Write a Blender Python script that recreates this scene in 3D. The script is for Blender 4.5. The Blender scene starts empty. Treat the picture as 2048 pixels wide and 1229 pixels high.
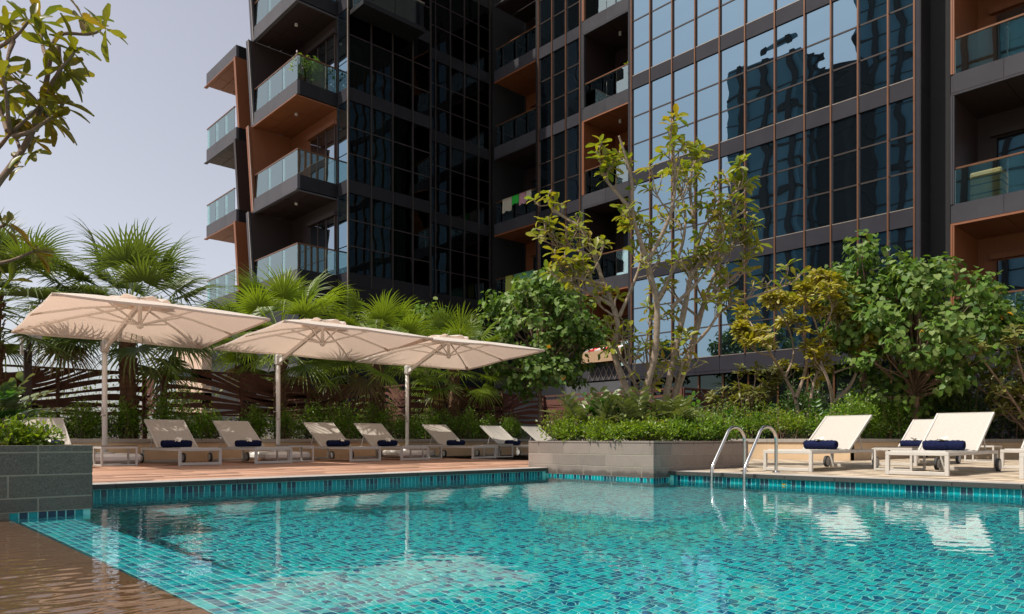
import bpy, math, random
import numpy as np
from mathutils import Vector, Matrix, Euler
R = math.radians
SC = bpy.context.scene
COL = SC.collection

# ---------------------------------------------------------------- camera
cam_data = bpy.data.cameras.new('camera'); cam = bpy.data.objects.new('camera', cam_data); COL.objects.link(cam)
cam.location = (0, 0, 0.43); cam.rotation_euler = (R(90), 0, R(47.1 - 90))
cam_data.sensor_width = 36; cam_data.lens = 36 * 1456 / 2048
cam_data.shift_y = (880 - 614.5) / 2048
cam_data.clip_start = 0.05; cam_data.clip_end = 3000
SC.camera = cam

# ---------------------------------------------------------------- sky, sun, exposure
SUN_EL = 56.0
sun_h = Vector((-0.90, 0.436)).normalized()
sun_dir = Vector((sun_h.x * math.cos(R(SUN_EL)), sun_h.y * math.cos(R(SUN_EL)), math.sin(R(SUN_EL))))
world = bpy.data.worlds.new('World'); SC.world = world; world.use_nodes = True
wn = world.node_tree
sky = wn.nodes.new('ShaderNodeTexSky'); sky.sky_type = 'NISHITA'; sky.sun_disc = False
sky.sun_elevation = R(SUN_EL); sky.sun_rotation = math.atan2(sun_h.x, sun_h.y)
sky.air_density = 1.0; sky.dust_density = 2.2; sky.ozone_density = 1.6
hsv = wn.nodes.new('ShaderNodeHueSaturation'); hsv.inputs['Saturation'].default_value = 0.36; hsv.inputs['Hue'].default_value = 0.522; hsv.inputs['Value'].default_value = 1.0
bg = wn.nodes['Background']; bg.inputs[1].default_value = 0.135
wn.links.new(sky.outputs[0], hsv.inputs['Color']); wn.links.new(hsv.outputs[0], bg.inputs[0])
sl = bpy.data.lights.new('sun', 'SUN'); sl.energy = 4.2; sl.angle = R(0.5); sl.color = (1.0, 0.94, 0.85)
so = bpy.data.objects.new('sun', sl); COL.objects.link(so)
so.rotation_euler = sun_dir.to_track_quat('Z', 'Y').to_euler(); so.location = (0, 0, 30)
sl.cycles.is_caustics_light = True
SC.view_settings.view_transform = 'Standard'; SC.view_settings.look = 'None'
SC.view_settings.exposure = 0.25; SC.view_settings.gamma = 1.0
SC.render.engine = 'CYCLES'
cy = SC.cycles
cy.use_denoising = True; cy.max_bounces = 10; cy.transparent_max_bounces = 12
cy.transmission_bounces = 8; cy.glossy_bounces = 5; cy.diffuse_bounces = 3
cy.sample_clamp_indirect = 12.0
cy.caustics_refractive = True; cy.caustics_reflective = True

# ---------------------------------------------------------------- materials
def newmat(name):
    m = bpy.data.materials.new(name); m.use_nodes = True
    return m, m.node_tree, m.node_tree.nodes['Principled BSDF']
def noise(nt, scale, detail=4, rough=0.6, vec=None, dims='3D'):
    n = nt.nodes.new('ShaderNodeTexNoise'); n.noise_dimensions = dims
    n.inputs['Scale'].default_value = scale; n.inputs['Detail'].default_value = detail; n.inputs['Roughness'].default_value = rough
    if vec is not None: nt.links.new(vec, n.inputs['Vector'])
    return n
def ramp(nt, fac, stops, interp='LINEAR'):
    r = nt.nodes.new('ShaderNodeValToRGB'); r.color_ramp.interpolation = interp
    el = r.color_ramp.elements
    while len(el) < len(stops): el.new(0.5)
    for e, (p, c) in zip(el, stops):
        e.position = p; e.color = (*c, 1)
    nt.links.new(fac, r.inputs[0]); return r
def pos(nt): return nt.nodes.new('ShaderNodeNewGeometry').outputs['Position']
def mapping(nt, vec, scale=(1, 1, 1), rot=(0, 0, 0)):
    m = nt.nodes.new('ShaderNodeMapping'); m.inputs['Scale'].default_value = scale; m.inputs['Rotation'].default_value = rot
    nt.links.new(vec, m.inputs['Vector']); return m.outputs[0]
def bump(nt, h, strength=0.3, dist=0.01):
    b = nt.nodes.new('ShaderNodeBump'); b.inputs['Strength'].default_value = strength; b.inputs['Distance'].default_value = dist
    nt.links.new(h, b.inputs['Height']); return b.outputs[0]
def math_node(nt, op, a, b=None):
    n = nt.nodes.new('ShaderNodeMath'); n.operation = op
    for i, v in enumerate((a, b)):
        if v is None: continue
        if isinstance(v, (int, float)): n.inputs[i].default_value = v
        else: nt.links.new(v, n.inputs[i])
    return n.outputs[0]
def mottled(name, c1, c2, scale=8, rough=0.6, bmp=0.2, bscale=60, bdist=0.004, spec=0.5, metallic=0.0, objvar=0.0, stretch=(1, 1, 1)):
    m, nt, b = newmat(name); p = mapping(nt, pos(nt), stretch)
    n = noise(nt, scale, 6, 0.65, p); r = ramp(nt, n.outputs[0], [(0.3, c1), (0.7, c2)])
    out = r.outputs[0]
    if objvar:
        oi = nt.nodes.new('ShaderNodeObjectInfo'); h = nt.nodes.new('ShaderNodeHueSaturation')
        mr = nt.nodes.new('ShaderNodeMapRange'); nt.links.new(oi.outputs['Random'], mr.inputs[0])
        mr.inputs[3].default_value = 1 - objvar; mr.inputs[4].default_value = 1 + objvar
        nt.links.new(mr.outputs[0], h.inputs['Value']); nt.links.new(out, h.inputs['Color']); out = h.outputs[0]
    nt.links.new(out, b.inputs['Base Color'])
    b.inputs['Roughness'].default_value = rough; b.inputs['Metallic'].default_value = metallic
    b.inputs['Specular IOR Level'].default_value = spec
    if bmp:
        nb = noise(nt, bscale, 3, 0.6, p); nt.links.new(bump(nt, nb.outputs[0], bmp, bdist), b.inputs['Normal'])
    return m
M = {}
M['white_metal'] = mottled('white_metal', (0.50, 0.465, 0.415), (0.56, 0.52, 0.465), 5, 0.38, 0.03)
M['white_rib'] = mottled('white_rib', (0.80, 0.77, 0.72), (0.84, 0.81, 0.76), 5, 0.4, 0.03)
M['sling'] = mottled('sling', (0.43, 0.39, 0.335), (0.49, 0.445, 0.385), 30, 0.75, 0.35, 420, 0.002)
M['canvas'] = None
M['navy'] = mottled('navy', (0.006, 0.009, 0.035), (0.014, 0.019, 0.06), 40, 0.95, 0.9, 260, 0.006, 0.1)
M['petal'] = mottled('petal', (0.80, 0.76, 0.66), (0.85, 0.82, 0.75), 30, 0.6, 0)
M['petal_core'] = mottled('petal_core', (0.75, 0.45, 0.03), (0.8, 0.5, 0.05), 30, 0.6, 0)
M['rubber'] = mottled('rubber', (0.035, 0.034, 0.033), (0.06, 0.058, 0.055), 20, 0.7, 0.1)
M['hub_grey'] = mottled('hub_grey', (0.42, 0.40, 0.38), (0.5, 0.48, 0.45), 20, 0.5, 0.05)
M['table_top'] = mottled('table_top', (0.07, 0.045, 0.03), (0.11, 0.07, 0.045), 12, 0.4, 0.05)
M['rattan'] = mottled('rattan', (0.16, 0.09, 0.05), (0.24, 0.14, 0.08), 60, 0.6, 0.4, 200)
M['render_wall'] = mottled('render_wall', (0.52, 0.37, 0.22), (0.60, 0.43, 0.27), 3, 0.85, 0.25, 150, 0.003)
M['cap_stone'] = mottled('cap_stone', (0.27, 0.24, 0.205), (0.36, 0.32, 0.275), 25, 0.75, 0.3, 220, objvar=0.08)
M['black_metal'] = mottled('black_metal', (0.010, 0.010, 0.012), (0.015, 0.0145, 0.017), 2, 0.5, 0.05, spec=0.25, objvar=0.2)
M['spandrel'] = mottled('spandrel', (0.022, 0.021, 0.028), (0.030, 0.029, 0.036), 1.3, 0.65, 0.08, 90, spec=0.15, objvar=0.09)
M['fascia'] = mottled('fascia', (0.072, 0.069, 0.080), (0.088, 0.085, 0.095), 1.3, 0.65, 0.08, 90, spec=0.15, objvar=0.07)
M['fascia_dark'] = mottled('fascia_dark', (0.040, 0.038, 0.045), (0.052, 0.050, 0.057), 1.3, 0.65, 0.08, 90, spec=0.15, objvar=0.09)
M['bronze'] = mottled('bronze', (0.15, 0.068, 0.035), (0.19, 0.088, 0.046), 4, 0.35, 0.05, metallic=0.5)
M['sill'] = mottled('sill', (0.34, 0.28, 0.23), (0.42, 0.35, 0.29), 4, 0.3, 0.0, metallic=0.5)
M['transom'] = mottled('transom', (0.05, 0.04, 0.036), (0.07, 0.055, 0.05), 4, 0.3, 0.0, metallic=0.4)
M['corten'] = mottled('corten', (0.10, 0.034, 0.022), (0.15, 0.054, 0.034), 6, 0.8, 0.2, 120)
M['post_brown'] = mottled('post_brown', (0.035, 0.018, 0.014), (0.05, 0.027, 0.02), 6, 0.6, 0.2, 120)
M['soil'] = mottled('soil', (0.03, 0.02, 0.013), (0.07, 0.045, 0.03), 20, 0.95, 0.8, 60, 0.02)
M['ground'] = mottled('ground', (0.26, 0.22, 0.17), (0.36, 0.31, 0.24), 0.4, 0.9, 0.3, 10, 0.02)
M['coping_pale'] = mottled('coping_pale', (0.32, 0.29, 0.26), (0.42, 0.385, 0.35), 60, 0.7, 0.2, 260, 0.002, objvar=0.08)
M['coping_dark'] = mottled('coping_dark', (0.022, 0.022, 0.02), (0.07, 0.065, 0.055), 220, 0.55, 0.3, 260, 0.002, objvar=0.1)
M['green_plastic'] = mottled('green_plastic', (0.012, 0.035, 0.025), (0.02, 0.05, 0.035), 6, 0.5, 0.1)
M['lamp_box'] = mottled('lamp_box', (0.55, 0.53, 0.52), (0.62, 0.6, 0.58), 6, 0.5, 0)
M['terracotta'] = mottled('terracotta', (0.3, 0.12, 0.06), (0.38, 0.16, 0.08), 10, 0.8, 0.2)
M['cardboard'] = mottled('cardboard', (0.52, 0.38, 0.16), (0.60, 0.45, 0.2), 4, 0.7, 0.2, 30, 0.02)
M['tape'] = mottled('tape', (0.03, 0.05, 0.05), (0.04, 0.06, 0.06), 4, 0.5, 0)
M['bark_grey'] = mottled('bark_grey', (0.19, 0.135, 0.095), (0.36, 0.275, 0.20), 14, 0.85, 0.8, 70, 0.01, stretch=(1, 1, 1.6))
M['bark_brown'] = mottled('bark_brown', (0.13, 0.085, 0.055), (0.24, 0.16, 0.11), 10, 0.9, 0.8, 60, 0.01)
M['palm_bark'] = mottled('palm_bark', (0.075, 0.035, 0.018), (0.21, 0.11, 0.055), 14, 0.95, 1.0, 45, 0.03)
M['pink_render'] = mottled('pink_render', (0.52, 0.36, 0.27), (0.56, 0.40, 0.31), 0.3, 0.85, 0.1)
M['cream_render'] = mottled('cream_render', (0.60, 0.55, 0.50), (0.66, 0.61, 0.56), 0.3, 0.85, 0.1)
M['dark_window'] = mottled('dark_window', (0.05, 0.07, 0.09), (0.08, 0.10, 0.12), 1, 0.1, 0)
M['core_dark'] = mottled('core_dark', (0.010, 0.010, 0.011), (0.016, 0.015, 0.016), 1, 0.9, 0)
M['curtain'] = mottled('curtain', (0.18, 0.21, 0.18), (0.25, 0.28, 0.24), 3, 0.9, 0)
M['cloth_green'] = mottled('cloth_green', (0.02, 0.40, 0.04), (0.03, 0.46, 0.05), 8, 0.9, 0.2)
M['cloth_pink'] = mottled('cloth_pink', (0.42, 0.22, 0.26), (0.48, 0.26, 0.30), 8, 0.9, 0.2)
M['cloth_cream'] = mottled('cloth_cream', (0.42, 0.38, 0.3), (0.5, 0.46, 0.36), 8, 0.9, 0.2)
M['cloth_mint'] = mottled('cloth_mint', (0.06, 0.20, 0.12), (0.16, 0.36, 0.24), 14, 0.9, 0.2)
M['cloth_yellow'] = mottled('cloth_yellow', (0.30, 0.34, 0.05), (0.36, 0.4, 0.08), 8, 0.9, 0.2)
M['red_paint'] = mottled('red_paint', (0.55, 0.03, 0.04), (0.62, 0.05, 0.05), 8, 0.6, 0)
M['beige_lattice'] = mottled('beige_lattice', (0.30, 0.18, 0.10), (0.5, 0.34, 0.2), 60, 0.8, 0.3)

def m_canvas():
    m, nt, b = newmat('canvas'); p = pos(nt)
    n = noise(nt, 3, 4, 0.6, p); r = ramp(nt, n.outputs[0], [(0.3, (0.78, 0.71, 0.63)), (0.7, (0.82, 0.75, 0.67))])
    w = noise(nt, 5, 5, 0.6, mapping(nt, p, (1, 1, 2))); bn = bump(nt, w.outputs[0], 0.6, 0.03)
    d = nt.nodes.new('ShaderNodeBsdfDiffuse'); t = nt.nodes.new('ShaderNodeBsdfTranslucent'); mx = nt.nodes.new('ShaderNodeMixShader')
    mx.inputs[0].default_value = 0.40
    nt.links.new(r.outputs[0], d.inputs[0]); nt.links.new(bn, d.inputs['Normal'])
    t.inputs[0].default_value = (0.72, 0.545, 0.435, 1)
    nt.links.new(d.outputs[0], mx.inputs[1]); nt.links.new(t.outputs[0], mx.inputs[2]); nt.links.new(mx.outputs[0], nt.nodes['Material Output'].inputs[0])
    nt.nodes.remove(b); return m
M['canvas'] = m_canvas()

def m_granite(name, base, dark, light, wet=False):
    m, nt, b = newmat(name); p = pos(nt)
    v = noise(nt, 120, 4, 0.85, p); r = ramp(nt, v.outputs[0], [(0.36, dark), (0.47, base), (0.58, base), (0.70, light)])
    n = noise(nt, 6, 4, 0.6, p); h = nt.nodes.new('ShaderNodeHueSaturation')
    oi = nt.nodes.new('ShaderNodeObjectInfo')
    a = math_node(nt, 'MULTIPLY', n.outputs[0], 0.35); c = math_node(nt, 'MULTIPLY', oi.outputs['Random'], 0.30)
    s = math_node(nt, 'ADD', a, c); s = math_node(nt, 'ADD', s, 0.68)
    if wet:                                   # splashed, algae-darkened band just above the water with an irregular upper edge
        sp = nt.nodes.new('ShaderNodeSeparateXYZ'); nt.links.new(p, sp.inputs[0])
        w = noise(nt, 4.5, 4, 0.6, p); wz = math_node(nt, 'MULTIPLY', w.outputs[0], 0.16)
        z = math_node(nt, 'SUBTRACT', sp.outputs[2], wz)
        mr = nt.nodes.new('ShaderNodeMapRange'); nt.links.new(z, mr.inputs[0]); mr.inputs[1].default_value = -0.125; mr.inputs[2].default_value = -0.075
        mr.inputs[3].default_value = 0.42; mr.inputs[4].default_value = 1.0
        s = math_node(nt, 'MULTIPLY', s, mr.outputs[0])
    nt.links.new(s, h.inputs['Value']); nt.links.new(r.outputs[0], h.inputs['Color']); nt.links.new(h.outputs[0], b.inputs['Base Color'])
    b.inputs['Roughness'].default_value = 0.62
    nt.links.new(bump(nt, v.outputs[0], 0.35, 0.003), b.inputs['Normal'])
    return m
M['granite_dark'] = m_granite('granite_dark', (0.145, 0.125, 0.095), (0.035, 0.033, 0.028), (0.36, 0.35, 0.30))
M['granite_mid'] = m_granite('granite_mid', (0.25, 0.198, 0.165), (0.125, 0.10, 0.085), (0.38, 0.315, 0.27), wet=True)
M['granite_grey'] = m_granite('granite_grey', (0.085, 0.085, 0.092), (0.04, 0.04, 0.045), (0.15, 0.15, 0.16))
M['ledge_stone'] = m_granite('ledge_stone', (0.19, 0.072, 0.025), (0.045, 0.02, 0.009), (0.40, 0.18, 0.075))
M['joint'] = mottled('joint', (0.28, 0.25, 0.19), (0.34, 0.30, 0.23), 20, 0.85, 0.2)
M['joint_dark'] = mottled('joint_dark', (0.02, 0.02, 0.02), (0.03, 0.03, 0.03), 20, 0.85, 0)
M['grout'] = mottled('grout', (0.26, 0.74, 0.66), (0.32, 0.80, 0.72), 20, 0.7, 0.1)

def m_tile(name='glass_tile', stops=None):
    m, nt, b = newmat(name)
    at = nt.nodes.new('ShaderNodeAttribute'); at.attribute_name = 'v'
    oi = nt.nodes.new('ShaderNodeObjectInfo')
    f = math_node(nt, 'FRACT', math_node(nt, 'ADD', at.outputs['Fac'], oi.outputs['Random']))
    r = ramp(nt, f, stops or [(0.0, (0.0, 0.45, 0.48)), (0.22, (0.0, 0.54, 0.57)), (0.36, (0.0, 0.34, 0.44)), (0.54, (0.0, 0.12, 0.24)), (0.70, (0.01, 0.17, 0.26)), (0.84, (0.0, 0.52, 0.52))], 'CONSTANT')
    n = noise(nt, 40, 3, 0.6, pos(nt)); h = nt.nodes.new('ShaderNodeHueSaturation')
    nt.links.new(math_node(nt, 'ADD', math_node(nt, 'MULTIPLY', n.outputs[0], 0.6), 0.7), h.inputs['Value'])
    nt.links.new(r.outputs[0], h.inputs['Color']); nt.links.new(h.outputs[0], b.inputs['Base Color'])
    b.inputs['Roughness'].default_value = 0.25; b.inputs['Specular IOR Level'].default_value = 0.35
    return m
M['tile'] = m_tile()
M['shaded_band_tile'] = m_tile('shaded_waterline_tile', [(0.0, (0.0, 0.23, 0.25)), (0.28, (0.0, 0.29, 0.31)), (0.50, (0.012, 0.045, 0.085)), (0.72, (0.045, 0.075, 0.10)), (0.90, (0.0, 0.20, 0.23))])  # more navy pieces, and colours darkened to carry the shade under the coping

def m_water():
    m, nt, b = newmat('water')
    b.inputs['Base Color'].default_value = (0.82, 0.99, 1.0, 1)
    b.inputs['Transmission Weight'].default_value = 1; b.inputs['Roughness'].default_value = 0; b.inputs['IOR'].default_value = 1.33
    return m
M['water'] = m_water()
def m_steel():
    m, nt, b = newmat('steel'); b.inputs['Base Color'].default_value = (0.62, 0.60, 0.57, 1); b.inputs['Metallic'].default_value = 1; b.inputs['Roughness'].default_value = 0.2
    n = noise(nt, 30, 3, 0.6, pos(nt)); nt.links.new(bump(nt, n.outputs[0], 0.05, 0.002), b.inputs['Normal']); return m
M['steel'] = m_steel()

def m_pane(name, refl, inner, fac0, see=False, wave=1.0):
    """coated facade glass: dark body, strong tinted mirror, slight roller-wave in the sheet"""
    m, nt, b = newmat(name); p = pos(nt)
    n1 = noise(nt, 0.55, 1, 0.4, mapping(nt, p, (0.7, 0.7, 2.2)))
    oi = nt.nodes.new('ShaderNodeObjectInfo')
    n2 = nt.nodes.new('ShaderNodeTexNoise'); n2.noise_dimensions = '4D'; n2.inputs['Scale'].default_value = 0.9; n2.inputs['Detail'].default_value = 0
    nt.links.new(mapping(nt, p, (.6, .6, 1.7)), n2.inputs['Vector']); nt.links.new(math_node(nt, 'MULTIPLY', oi.outputs['Random'], 9.0), n2.inputs['W'])
    hsum = math_node(nt, 'ADD', n1.outputs[0], n2.outputs[0])
    bn = bump(nt, hsum, 1.0, 0.0062 * wave)
    g = nt.nodes.new('ShaderNodeBsdfGlossy'); g.inputs['Color'].default_value = (*refl, 1); g.inputs['Roughness'].default_value = 0.0
    nt.links.new(bn, g.inputs['Normal'])
    lw = nt.nodes.new('ShaderNodeLayerWeight'); lw.inputs[0].default_value = 0.35
    f = math_node(nt, 'ADD', math_node(nt, 'MULTIPLY', lw.outputs['Fresnel'], 1 - fac0), fac0)
    mx = nt.nodes.new('ShaderNodeMixShader'); nt.links.new(f, mx.inputs[0])
    if see:
        t = nt.nodes.new('ShaderNodeBsdfTransparent'); t.inputs[0].default_value = (*inner, 1)
        nt.links.new(t.outputs[0], mx.inputs[1])
    else:
        d = nt.nodes.new('ShaderNodeBsdfDiffuse'); d.inputs[0].default_value = (*inner, 1); nt.links.new(d.outputs[0], mx.inputs[1])
    nt.links.new(g.outputs[0], mx.inputs[2]); nt.links.new(mx.outputs[0], nt.nodes['Material Output'].inputs[0])
    nt.nodes.remove(b); return m
M['mirror_glass'] = m_pane('mirror_glass', (0.345, 0.50, 0.61), (0.008, 0.012, 0.016), 0.54)
M['wing_glass'] = m_pane('wing_glass', (0.17, 0.20, 0.215), (0.35, 0.48, 0.44), 0.12, see=True, wave=1.3)
M['door_glass'] = m_pane('door_glass', (0.62, 0.74, 0.85), (0.010, 0.013, 0.018), 0.42)
M['shop_glass'] = m_pane('shop_glass', (0.13, 0.17, 0.17), (0.006, 0.008, 0.008), 0.25)
M['rail_glass'] = m_pane('rail_glass', (0.80, 0.95, 0.92), (0.84, 0.92, 0.89), 0.24, see=True, wave=0.2)
def m_tower():
    m, nt, b = newmat('tower_glass'); p = pos(nt)
    n = noise(nt, 0.11, 2, 0.5, p); r = ramp(nt, n.outputs[0], [(0.35, (0.08, 0.22, 0.29)), (0.65, (0.12, 0.28, 0.36))])
    nt.links.new(r.outputs[0], b.inputs['Base Color']); b.inputs['Roughness'].default_value = 0.25; return m
M['tower_glass'] = m_tower()

def m_wood(name, c1, c2, horizontal=False):
    m, nt, b = newmat(name); p = pos(nt)
    vec = mapping(nt, p, (1, 1, 30) if horizontal else (30, 30, 0.6))
    n = noise(nt, 2.2, 5, 0.65, vec); r = ramp(nt, n.outputs[0], [(0.3, c1), (0.7, c2)])
    nt.links.new(r.outputs[0], b.inputs['Base Color']); b.inputs['Roughness'].default_value = 0.55
    nt.links.new(bump(nt, n.outputs[0], 0.2, 0.004), b.inputs['Normal']); return m
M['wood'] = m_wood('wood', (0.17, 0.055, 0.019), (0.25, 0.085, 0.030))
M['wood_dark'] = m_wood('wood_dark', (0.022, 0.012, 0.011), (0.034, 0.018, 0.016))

def m_deck():
    m, nt, b = newmat('deck_board'); p = pos(nt)
    n = noise(nt, 2.0, 5, 0.7, mapping(nt, p, (2, 14, 1))); n2 = noise(nt, 1.1, 3, 0.6, p)
    at = nt.nodes.new('ShaderNodeAttribute'); at.attribute_name = 'v'
    r = ramp(nt, n.outputs[0], [(0.3, (0.40, 0.212, 0.130)), (0.7, (0.44, 0.238, 0.150))])
    h = nt.nodes.new('ShaderNodeHueSaturation')
    v = math_node(nt, 'ADD', math_node(nt, 'ADD', math_node(nt, 'MULTIPLY', at.outputs['Fac'], 0.05), math_node(nt, 'MULTIPLY', n2.outputs[0], 0.12)), 0.90)
    nt.links.new(v, h.inputs['Value']); nt.links.new(r.outputs[0], h.inputs['Color']); nt.links.new(h.outputs[0], b.inputs['Base Color'])
    b.inputs['Roughness'].default_value = 0.6; nt.links.new(bump(nt, n.outputs[0], 0.3, 0.003), b.inputs['Normal']); return m
M['deck'] = m_deck()
def m_paving():
    m, nt, b = newmat('paving'); p = pos(nt)
    at = nt.nodes.new('ShaderNodeAttribute'); at.attribute_name = 'v'
    n = noise(nt, 5, 6, 0.7, mapping(nt, p, (0.5, 1.6, 1))); r = ramp(nt, n.outputs[0], [(0.3, (0.44, 0.34, 0.235)), (0.7, (0.56, 0.45, 0.33))])
    h = nt.nodes.new('ShaderNodeHueSaturation'); nt.links.new(math_node(nt, 'ADD', math_node(nt, 'MULTIPLY', at.outputs['Fac'], 0.22), 0.88), h.inputs['Value'])
    nt.links.new(r.outputs[0], h.inputs['Color']); nt.links.new(h.outputs[0], b.inputs['Base Color'])
    b.inputs['Roughness'].default_value = 0.65; nt.links.new(bump(nt, n.outputs[0], 0.25, 0.004), b.inputs['Normal']); return m
M['paving'] = m_paving()

def m_leaf(name, cols, trans=0.35, rough=0.4, tint=None, coat=0.0):
    """leaf: colour picked per leaf (mesh attribute v or object random), light passes through the blade"""
    m, nt, b = newmat(name)
    at = nt.nodes.new('ShaderNodeAttribute'); at.attribute_name = 'v'; oi = nt.nodes.new('ShaderNodeObjectInfo')
    f = math_node(nt, 'FRACT', math_node(nt, 'ADD', at.outputs['Fac'], oi.outputs['Random']))
    k = len(cols); r = ramp(nt, f, [(i / (k - 1), c) for i, c in enumerate(cols)])
    nt.links.new(r.outputs[0], b.inputs['Base Color']); b.inputs['Roughness'].default_value = rough
    b.inputs['Specular IOR Level'].default_value = 0.5 + coat
    t = nt.nodes.new('ShaderNodeBsdfTranslucent'); mx = nt.nodes.new('ShaderNodeMixShader'); mx.inputs[0].default_value = trans
    mul = nt.nodes.new('ShaderNodeMixRGB'); mul.blend_type = 'MULTIPLY'; mul.inputs[0].default_value = 1
    nt.links.new(r.outputs[0], mul.inputs[1]); mul.inputs[2].default_value = (*(tint or (1.5, 1.5, 0.6)), 1)
    nt.links.new(mul.outputs[0], t.inputs[0]); nt.links.new(b.outputs[0], mx.inputs[1]); nt.links.new(t.outputs[0], mx.inputs[2])
    nt.links.new(mx.outputs[0], nt.nodes['Material Output'].inputs[0]); return m
M['lf_plum'] = m_leaf('leaf_plumeria', [(0.20, 0.24, 0.02), (0.26, 0.26, 0.02), (0.12, 0.19, 0.02), (0.32, 0.24, 0.02), (0.18, 0.24, 0.03), (0.34, 0.31, 0.10)], 0.4, 0.42)
M['lf_yellow'] = m_leaf('leaf_yellow', [(0.31, 0.26, 0.018), (0.38, 0.31, 0.025), (0.20, 0.22, 0.02), (0.50, 0.43, 0.18), (0.30, 0.27, 0.018)], 0.35, 0.42, tint=(1.25, 1.3, .6))
M['lf_olive'] = m_leaf('leaf_olive', [(0.13, 0.14, 0.03), (0.19, 0.18, 0.04), (0.10, 0.12, 0.02), (0.24, 0.21, 0.07)], 0.3, 0.42)
M['lf_fore'] = m_leaf('leaf_fore', [(0.15, 0.155, 0.014), (0.20, 0.18, 0.016), (0.10, 0.13, 0.015), (0.26, 0.16, 0.014), (0.13, 0.16, 0.016)], 0.4, 0.4)
M['lf_round'] = m_leaf('leaf_round', [(0.065, 0.135, 0.018), (0.11, 0.20, 0.025), (0.035, 0.085, 0.015), (0.15, 0.24, 0.04), (0.22, 0.28, 0.09), (0.055, 0.12, 0.018)], 0.28, 0.5, coat=-0.25)
M['lf_round_old'] = m_leaf('leaf_round_old', [(0.62, 0.28, 0.01), (0.7, 0.36, 0.02)], 0.3, 0.5)
M['lf_palm'] = m_leaf('leaf_palm', [(0.085, 0.125, 0.020), (0.12, 0.165, 0.026), (0.06, 0.095, 0.016)], 0.3, 0.42, coat=0.2)
M['lf_palm_b'] = m_leaf('leaf_palm_bright', [(0.13, 0.195, 0.016), (0.19, 0.26, 0.022), (0.09, 0.14, 0.016)], 0.35, 0.42)
M['lf_palm_dry'] = m_leaf('leaf_palm_dry', [(0.18, 0.12, 0.05), (0.12, 0.10, 0.04), (0.22, 0.15, 0.07)], 0.2, 0.7)
M['lf_shrub'] = m_leaf('leaf_shrub', [(0.09, 0.18, 0.016), (0.14, 0.25, 0.022), (0.20, 0.30, 0.026), (0.10, 0.20, 0.018)], 0.35, 0.4)
M['lf_lime'] = m_leaf('leaf_lime', [(0.15, 0.23, 0.016), (0.26, 0.34, 0.022), (0.06, 0.12, 0.012), (0.20, 0.28, 0.018)], 0.4, 0.4)
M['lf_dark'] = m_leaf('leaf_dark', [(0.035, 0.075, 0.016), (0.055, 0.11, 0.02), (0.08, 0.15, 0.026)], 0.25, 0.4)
M['lf_zamia'] = m_leaf('leaf_zamia', [(0.12, 0.15, 0.045), (0.17, 0.20, 0.07), (0.09, 0.12, 0.03), (0.22, 0.23, 0.10)], 0.2, 0.38)
M['lf_zamia_g'] = m_leaf('leaf_zamia_green', [(0.05, 0.15, 0.02), (0.08, 0.19, 0.03), (0.04, 0.11, 0.02)], 0.35, 0.35)
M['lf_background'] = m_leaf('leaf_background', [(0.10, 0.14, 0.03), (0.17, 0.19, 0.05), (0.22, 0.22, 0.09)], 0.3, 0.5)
M['fl_yellow'] = m_leaf('flower_yellow', [(0.85, 0.50, 0.01), (0.85, 0.60, 0.02)], 0.2, 0.6)
M['fl_purple'] = m_leaf('flower_purple', [(0.18, 0.04, 0.42), (0.22, 0.06, 0.5)], 0.2, 0.6)
M['fl_pink'] = m_leaf('flower_pink', [(0.65, 0.25, 0.35), (0.7, 0.6, 0.6), (0.45, 0.55, 0.25)], 0.2, 0.6)

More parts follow.
